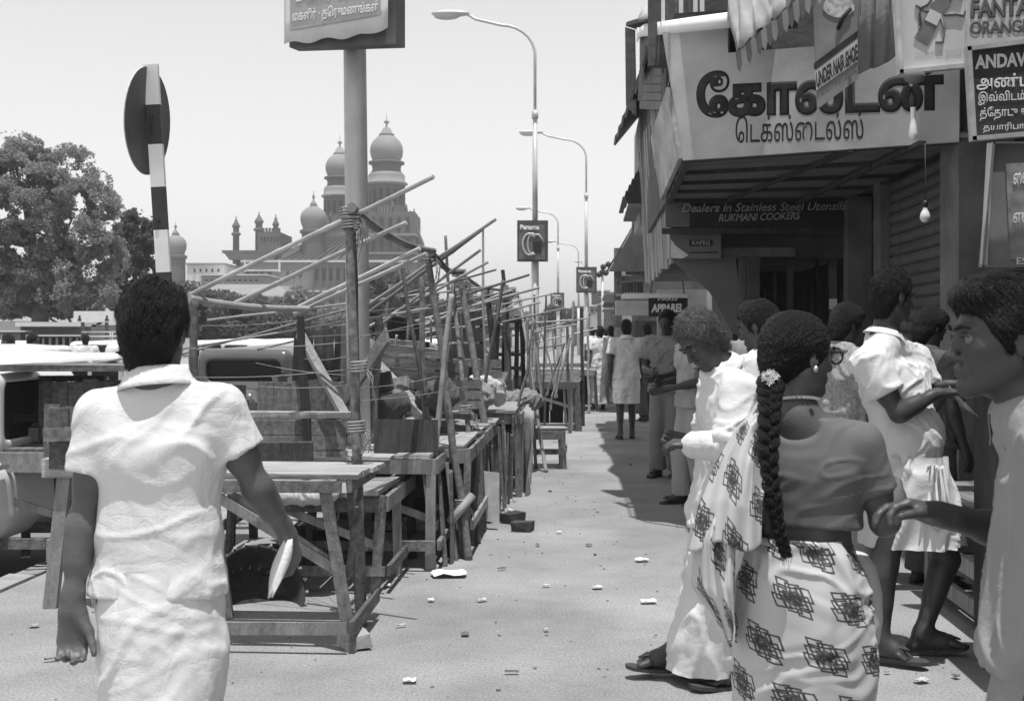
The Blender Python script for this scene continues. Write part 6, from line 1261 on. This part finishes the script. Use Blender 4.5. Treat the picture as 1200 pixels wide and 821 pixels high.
R = [(mh.z+.08, mh.x, 0, .130, .105), (mh.z-.02, mh.x+.003, 0, .147, .125), (mh.z-.12, mh.x+.01, 0, .150, .135), (.55, mh.x+.012, 0, .128, .15), (.3, mh.x+.01, 0, .13, .18), (.10, mh.x+.01, 0, .14, .21)]
dh = drape(r, R, cl_white, 'dhoti', nz=120, na=140, amp=.018, nf=5, seed=3, diag=1.4, cl=.005, wl=wl)
sandals(r, J)
pp = MB(); a = J['wR']; G = []
for i in range(9):
    t = i/8; row = []
    c = lerp(q(338, 632, .10), q(316, 700, .06), t)
    for j in range(5):
        w = (.010+.040*math.sin(PI*min(1, t*.95+.08))*(1-.25*t))*(j/4-.5)
        row.append(c+V_((w*1.0, .006*math.sin(j*1.6+t*3), w*.25)))
    G.append(row)
pp.sheet(G, .003); po = pp.build('folded_paper', cloth_mat('paper', .72, .8), None, o); tag(po, 'folded sheet of pale paper held in the right hand of the nearest man in white', 'paper')
# ---- woman in printed sari, back view
D = 3.04; r, o = fig_root('person', '', 945, D); r['label'] = 'woman seen from behind with long plaited hair, grey blouse and geometric printed sari'
q = lambda x, y, d=0: Wp(x, y, D+d)-o
J = dict(k=.94, head=q(936, 413, .02), neck=q(932, 482, .01), sL=q(893, 512, .05), sR=q(1009, 520, -.04), eL=q(876, 612, .10), wL=q(905, 590, .32), eR=q(1036, 612, -.03), wR=q(1052, 585, .20),
         hL=q(915, 690, .02), hR=q(972, 690, -.02), kL=q(915, 850, .06), kR=q(968, 850, .02), aL=q(915, 1025, .05), aR=q(968, 1030, 0), tL=q(925, 1045, .2), tR=q(980, 1050, .15),
         fw=V_((.30, .95, 0)), f=V_((.90, .42, -.10)), u=V_((.05, 0, 1)), hs=.93,
         handR=dict(curl=.7, d=V_((.3, .9, .2))), handL=dict(curl=.6))
add_body(r, J, skin_l, .0055, g=.94, fem=True)
hr = hair_part(r, J['head'], J['f'], J['u'], .97, 'bun', hair_m, .0045, 2600)
cc = J['cc']
shirt(r, J, cl_blouse, hem=.56, sl=.60, ease=.008, amp=.0035, h=.0055, name='blouse', blouse=True, seed=5, g=.97, sflare=.006, neckdrop=.055, wl=[((.3, 0, 1), .05, .2, 1), ((1, 0, .2), .04, .2, .8)], scoop=(q(934, 498, -.13), (.095, .12, .062)))
# braid: three strands wound about each other
br = MB(); cl_ = [q(903, 446, -.10), q(902, 480, -.13), q(900, 530, -.16), q(905, 580, -.17), q(913, 622, -.17), q(922, 652, -.165)]
def along(P, t):
    x = t*(len(P)-1); i = min(int(x), len(P)-2); return lerp(P[i], P[i+1], x-i)
for s3 in range(3):
    Pn, Rn = [], []
    for i in range(90):
        t = i/89; w = .0185*(1-.5*t)*(1+.12*math.sin(t*23)); ph = t*2*PI*5.6+s3*2*PI/3+.25*math.sin(t*9)
        Pn.append(along(cl_, t)+V_((math.sin(ph)*w, .8*math.sin(2*ph)*w*.55, 0))); Rn.append(.0165*(1-.62*t)*(1+.08*math.sin(t*31+s3)))
    br.tube(Pn, Rn, 8)
for i in range(260):   # loose hairs at the tip and along
    t = random.uniform(.02, 1); p = along(cl_, t)+V_((random.gauss(0, .012*(1-.5*t)), random.gauss(-.004, .008), 0)); d_ = V_((random.gauss(0, .008), random.gauss(0, .006), -.03)); w_ = V_((.0007, 0, 0)); br.quad(p-w_, p+w_, p+d_+w_*.4, p+d_-w_*.4)
br.build('braid', hair_m, r)
fl = MB()
for i in range(16):
    a = i*2.4; p = q(902+9*math.cos(a)*random.uniform(.3, 1), 441+8*math.sin(a)*random.uniform(.3, 1), -.115-random.uniform(0, .012))
    for k5 in range(5):
        b_ = k5*1.257+i; d1 = V_((math.cos(b_), -.4, math.sin(b_)))*.0062; d2 = V_((math.cos(b_+.5), -.2, math.sin(b_+.5)))*.0045; fl.quad(p, p+d2, p+d1*1.3, p+V_((math.cos(b_-.5), -.2, math.sin(b_-.5)))*.0045)
fl.build('jasmine_flowers', white_p, r)
nk = MB(); up = (J['head']-J['neck']).normalized()
for i in range(30):
    a = 2*PI*i/30; c = J['neck']+up*.028; nk.box(c+V_((math.cos(a)*.056, math.sin(a)*.054, -.012*math.sin(a))), (.010, .008, .007))
nk.build('necklace', mat('gold', .6, .3, .1, metal=.6), r)
er = MB(); er.lathe([(0.001, .008), (.006, .004), (.007, -.001), (.004, -.007), (.001, -.009)], q(956, 432, -.065), 10); er.build('earring', MATS['gold'], r)
# spectacles
gl = MB(); hd, f_, u_ = J['head'], J['f'].normalized(), J['u'].normalized(); l_ = f_.cross(u_).normalized(); u_ = l_.cross(f_).normalized(); s_ = .93
for sg in (-1, 1):
    c = hd+f_*.104*s_+l_*sg*.033*s_+u_*.0; gl.tube([c+l_*.024*math.cos(a)+u_*.019*math.sin(a)*(1.15 if math.sin(a) > 0 else 1) for a in np.linspace(0, 2*PI, 17)], .0028, 6)
    gl.tube([c+l_*sg*.024+u_*.01, hd+l_*sg*.075*s_+f_*.03+u_*.008, hd+l_*sg*.080*s_-f_*.008+u_*.0], .0024, 6)
gl.tube([hd+f_*.108*s_+l_*-.010, hd+f_*.108*s_+l_*.010], .002, 6); gl.build('spectacles', black_m, r)
# sari skirt
c0 = q(936, 632); R = []
for y, x0, x1, ry in ((628, 884, 990, .105), (645, 876, 1002, .125), (680, 864, 1014, .145), (730, 861, 1023, .155), (790, 862, 1022, .152), (880, 868, 1010, .150), (980, 872, 1000, .155), (1045, 868, 1004, .165)):
    p = q((x0+x1)/2, y); R.append((p.z, p.x, p.y, (x1-x0)/2/460, ry))
sk = drape(r, R, sari_m, 'sari', nz=150, na=170, amp=.016, nf=6, seed=8, diag=.9, cl=.011, ftop=.35, wl=[((.95, 0, -.25), .06, .4, 1.0), ((.9, 0, .4), .05, .3, .6)])
# rolled top fold of the sari
tf = MB(); tf.tube([q(936, 632)+V_((math.cos(a)*.118, math.sin(a)*.108, .004*math.sin(a*3)-.01*math.cos(a))) for a in np.linspace(0, 2*PI, 41)], .010, 8, cap=False); t2 = tf.build('waist_fold', sari_m, r); set_cloth(t2, lambda c: np.stack([np.arctan2(c[:, 1], c[:, 0])*.12, c[:, 2]*2, c[:, 2]*0], 1))
def pallu(rows, name, seed, th=.004):
    G = []; n = 60; nj = 34
    for i in range(n):
        t = i/(n-1)*(len(rows)-1); a = min(int(t), len(rows)-2); fr = t-a; A = [lerp(rows[a][z], rows[a+1][z], fr) for z in range(5)]; row = []
        for j in range(nj):
            s = j/(nj-1); x = lerp(A[1], A[2], s); d = lerp(A[3], A[4], s)-.035*math.sin(PI*s)
            w = .012*math.sin(s*13+t*.9+seed)*(.35+.65*min(t/2, 1))+.004*math.sin(s*29-t*1.7+seed*2)
            row.append(q(x+w*60, A[0]+6*math.sin(s*9+seed)*(i/(n-1)), d+w))
        G.append(row)
    b = MB(); b.sheet(G, th); ob = b.build(name, sari_m, r)
    ii = np.tile(np.repeat(np.arange(n), nj), 2); jj = np.tile(np.tile(np.arange(nj), n), 2); set_cloth(ob, lambda c: np.stack([jj/(nj-1)*.30+ii*.0012+seed*.07, -ii/(n-1)*.42+jj*.002, ii*0.0], 1)); return ob
pallu([(484, 880, 902, .02, -.03), (500, 862, 900, .03, -.10), (540, 838, 898, .06, -.16), (590, 818, 894, .05, -.18), (640, 806, 893, .03, -.17)], 'pallu', 1)
pallu([(500, 872, 884, .16, .02), (560, 836, 862, .10, -.02), (630, 812, 862, .04, -.10), (690, 810, 860, .04, -.13), (730, 838, 860, .02, -.13), (752, 852, 858, .0, -.13)], 'pallu_end', 4)
# shopping bag on her right side
b = MB(); D2 = 3.12; G = []
cB = Wp(1003, 706, D2)
b.lathe([(.02, .13), (.045, .128), (.075, .10), (.095, .04), (.098, -.03), (.085, -.09), (.05, -.125), (.01, -.13)], (0, 0, 0), 24)
bo = b.build('cloth_bag', cl_white2, None, cB); bo.scale = (.62, 1.2, 1.0); tag(bo, 'rounded pale cloth bag hanging at the right hip of the woman in the sari', 'bag')
# ---- elderly man in white, head bent, walking left
D = 5.0; r, o = fig_root('person', '', 840, D); r['label'] = 'grey-haired man in long white shirt and dhoti, head bowed, facing left'
q = lambda x, y, d=0: Wp(x, y, D+d)-o
J = dict(k=.98, head=q(820, 396, -.03), neck=q(848, 432, .0), sL=q(868, 458, -.15), sR=q(843, 448, .17), eL=q(858, 524, -.20), wL=q(812, 521, -.16), eR=q(838, 520, .2), wR=q(800, 515, .12),
         hL=q(852, 590, -.08), hR=q(846, 590, .09), kL=q(848, 690, -.10), kR=q(822, 690, .08), aL=q(862, 782, -.09), aR=q(789, 763, .07), tL=q(836, 797, -.12), tR=q(752, 776, .05),
         fw=V_((-.93, -.25, 0)), f=V_((-.62, -.42, -.66)), u=V_((-.55, -.1, .8)), hs=.98, handL=dict(curl=.7, n=V_((0, .3, -1)), t=V_((0, 1, .2))), handR=dict(curl=.6))
add_body(r, J, skin, .0065); hair_part(r, J['head'], J['f'], J['u'], 1.0, 'curly', hair_g, .006, 2600)
J['k'] = 1.0
shirt(r, J, cl_white, hem=.10, sl=1.0, ease=.024, amp=.012, h=.0075, seed=21, sflare=.02); strip_collar(r, J, cl_white, r=.060, hgt=.030)
sl = Field(); sl.cap(J['eL'], lerp(J['eL'], J['wL'], .95), .072, .055, k=.02); sl.cap(lerp(J['sL'], J['eL'], .6), J['eL'], .075, .075, k=.03); Vv, Qq = sl.mesh(.008); Nn = vnormals(Vv, Qq); Vv = (Vv+Nn*folds(Vv, .009, [((.2, 1, 0), .04, .12, 1), ((.1, .2, 1), .035, .15, 1)], 3)[:, None]).astype(np.float32); mesh_obj('sleeve', Vv, Qq, cl_white, r, True)
R = []
for y, x0, x1, ry in ((560, 822, 882, .16), (620, 812, 878, .17), (690, 802, 872, .17), (745, 791, 868, .16), (783, 786, 866, .15)):
    p = q((x0+x1)/2, y); R.append((p.z, p.x, p.y, (x1-x0)/2/280, ry))
drape(r, R, cl_white, 'dhoti', nz=80, na=110, amp=.02, nf=6, seed=5, diag=.3, cl=.012)
sandals(r, J)
# ---- second man in white beside him, hidden behind the plait
J = std_pose(1.60, .1, .1); J['f'] = V_((0, .8, -.25))
p = Wp(893, 0, 5.55); p.z = 0
figure('dark curly-haired man in white shirt facing left, mostly hidden behind the woman with the plait', 'person', p, math.radians(55), J, .008, hair='curly', top=(cl_white, dict(hem=.05)), bottom=('dhoti', cl_white2, {}))
# ---- stout man in white shirt and folded-up lungi, at the shop
D = 5.36; r, o = fig_root('person', '', 1062, D); r['label'] = 'stout curly-haired man in loose white shirt and knee-length folded dhoti, counting something by the shutter'
q = lambda x, y, d=0: Wp(x, y, D+d)-o
J = dict(k=1.03, head=q(1046, 346, .03), neck=q(1036, 392, .02), sR=q(1018, 426, -.14), sL=q(1070, 421, .15), eR=q(1053, 484, -.19), wR=q(1098, 461, -.10), eL=q(1090, 475, .12), wL=q(1108, 452, .05),
         hR=q(1050, 566, -.08), hL=q(1076, 566, .08), kR=q(1036, 662, -.10), kL=q(1109, 655, .10), aR=q(1032, 750, -.10), aL=q(1080, 744, .06), tR=q(1060, 769, -.15), tL=q(1124, 754, .04),
         fw=V_((.86, .50, 0)), f=V_((.93, .32, -.15)), u=V_((0, 0, 1)), hs=1.0,
         handR=dict(d=V_((1, .3, .1)), n=V_((.1, .2, -1)), t=V_((.2, 1, .2)), curl=.55), handL=dict(d=V_((1, -.2, .1)), n=V_((0, -.6, -1)), t=V_((.2, -.6, .8)), curl=.6))
add_body(r, J, skin, .0065, g=1.02, belly=1); hair_part(r, J['head'], J['f'], J['u'], .97, 'curly', hair_m, .006, 1800)
J['k'] = 1.0
shirt(r, J, cl_white, hem=-.03, sl=.60, ease=.024, amp=.0075, h=.0075, belly=1, seed=33, sflare=.008, g=1.02); strip_collar(r, J, cl_white, r=.056, hgt=.018)
R = []
for y, x0, x1, ry in ((532, 1014, 1104, .17), (560, 1010, 1112, .19), (600, 1009, 1122, .2), (636, 1012, 1126, .2)):
    p = q((x0+x1)/2, y); R.append((p.z, p.x, p.y, (x1-x0)/2/262, ry))
drape(r, R, cl_white2, 'folded_dhoti', nz=50, na=120, amp=.028, nf=9, seed=15, diag=.8, cl=.014, ftop=.6)
kn = MB()
for z in range(3):
    G = []
    for i in range(16):
        t = i/15; row = []
        for j in range(5):
            s5 = j/4-.5; row.append(q(1090+z*6+t*(z*7-3)+s5*11*(.4+t*.8), 545+t*(66+z*8), -.20+.02*math.sin(j*2+z)-.01*z+.02*math.sin(t*5+z)))
        G.append(row)
    kn.sheet(G, .005)
kn.build('hanging_fold', cl_white, r); sandals(r, J)
nt_ = MB(); 
for z in range(5): nt_.beam(q(1112, 452, -.06), q(1126+z*5, 476+z*3, -.08), .012, .002)
no = nt_.build('paper_slips', mat('slip_foil', .5, .25, .2, 20, metal=.4), None, o); tag(no, 'shiny crumpled wrapper held in the hands of the stout man', 'wrapper')
# ---- youth in profile at the right edge
D = 2.25; r, o = fig_root('person', '', 1200, D); r['label'] = 'dark-haired youth in profile in loose grey shirt reaching left, nearest at the right edge'
q = lambda x, y, d=0: Wp(x, y, D+d)-o
J = dict(k=.97, head=q(1174, 394), neck=q(1212, 468), sL=q(1256, 524, -.16), sR=q(1240, 512, .18), eL=q(1290, 650, -.22), wL=q(1260, 780, -.20), eR=q(1205, 630, .18), wR=q(1100, 602, .10),
         hL=q(1240, 740, -.07), hR=q(1236, 740, .09), kL=q(1190, 970, -.08), kR=q(1230, 970, .08), aL=q(1170, 1180, -.09), aR=q(1280, 1190, .08), tL=q(1080, 1260, -.09), tR=q(1220, 1270, .08),
         fw=V_((-1, .05, 0)), f=V_((-1, -.03, -.05)), u=V_((-.05, 0, 1)), hs=.93,
         handR=dict(d=V_((-1, -.1, .22)), n=V_((-.1, -.35, -1)), t=V_((-.1, -.9, .4)), curl=.5), handL=dict(curl=.4))
add_body(r, J, skin, .0055); hair_part(r, J['head'], J['f'], J['u'], .94, 'pomp', hair_m, .005, 3600)
J['k'] = 1.0
cs = cloth_mat('shirt_grey_white', .27)
shirt(r, J, cs, hem=.07, sl=.60, ease=.022, amp=.013, h=.0065, seed=44, sflare=.02); strip_collar(r, J, cs, r=.066)
trousers(r, J, cl_grey, h=.009); sandals(r, J)
# ------------------------------------------------------------------ the air of a hot, dusty noon
hz = bpy.data.materials.new('haze'); hz.use_nodes = True; n = hz.node_tree.nodes; n.remove(n['Principled BSDF']); pv_ = n.new('ShaderNodeVolumePrincipled'); pv_.inputs['Color'].default_value = (.95, .95, .95, 1); pv_.inputs['Density'].default_value = .00075; pv_.inputs['Anisotropy'].default_value = .3
hz.node_tree.links.new(pv_.outputs[0], n['Material Output'].inputs['Volume'])
tag(MB().box((0, 1200, 32.0), (1900, 2700, 66.5)).build('haze', hz), kind='stuff')
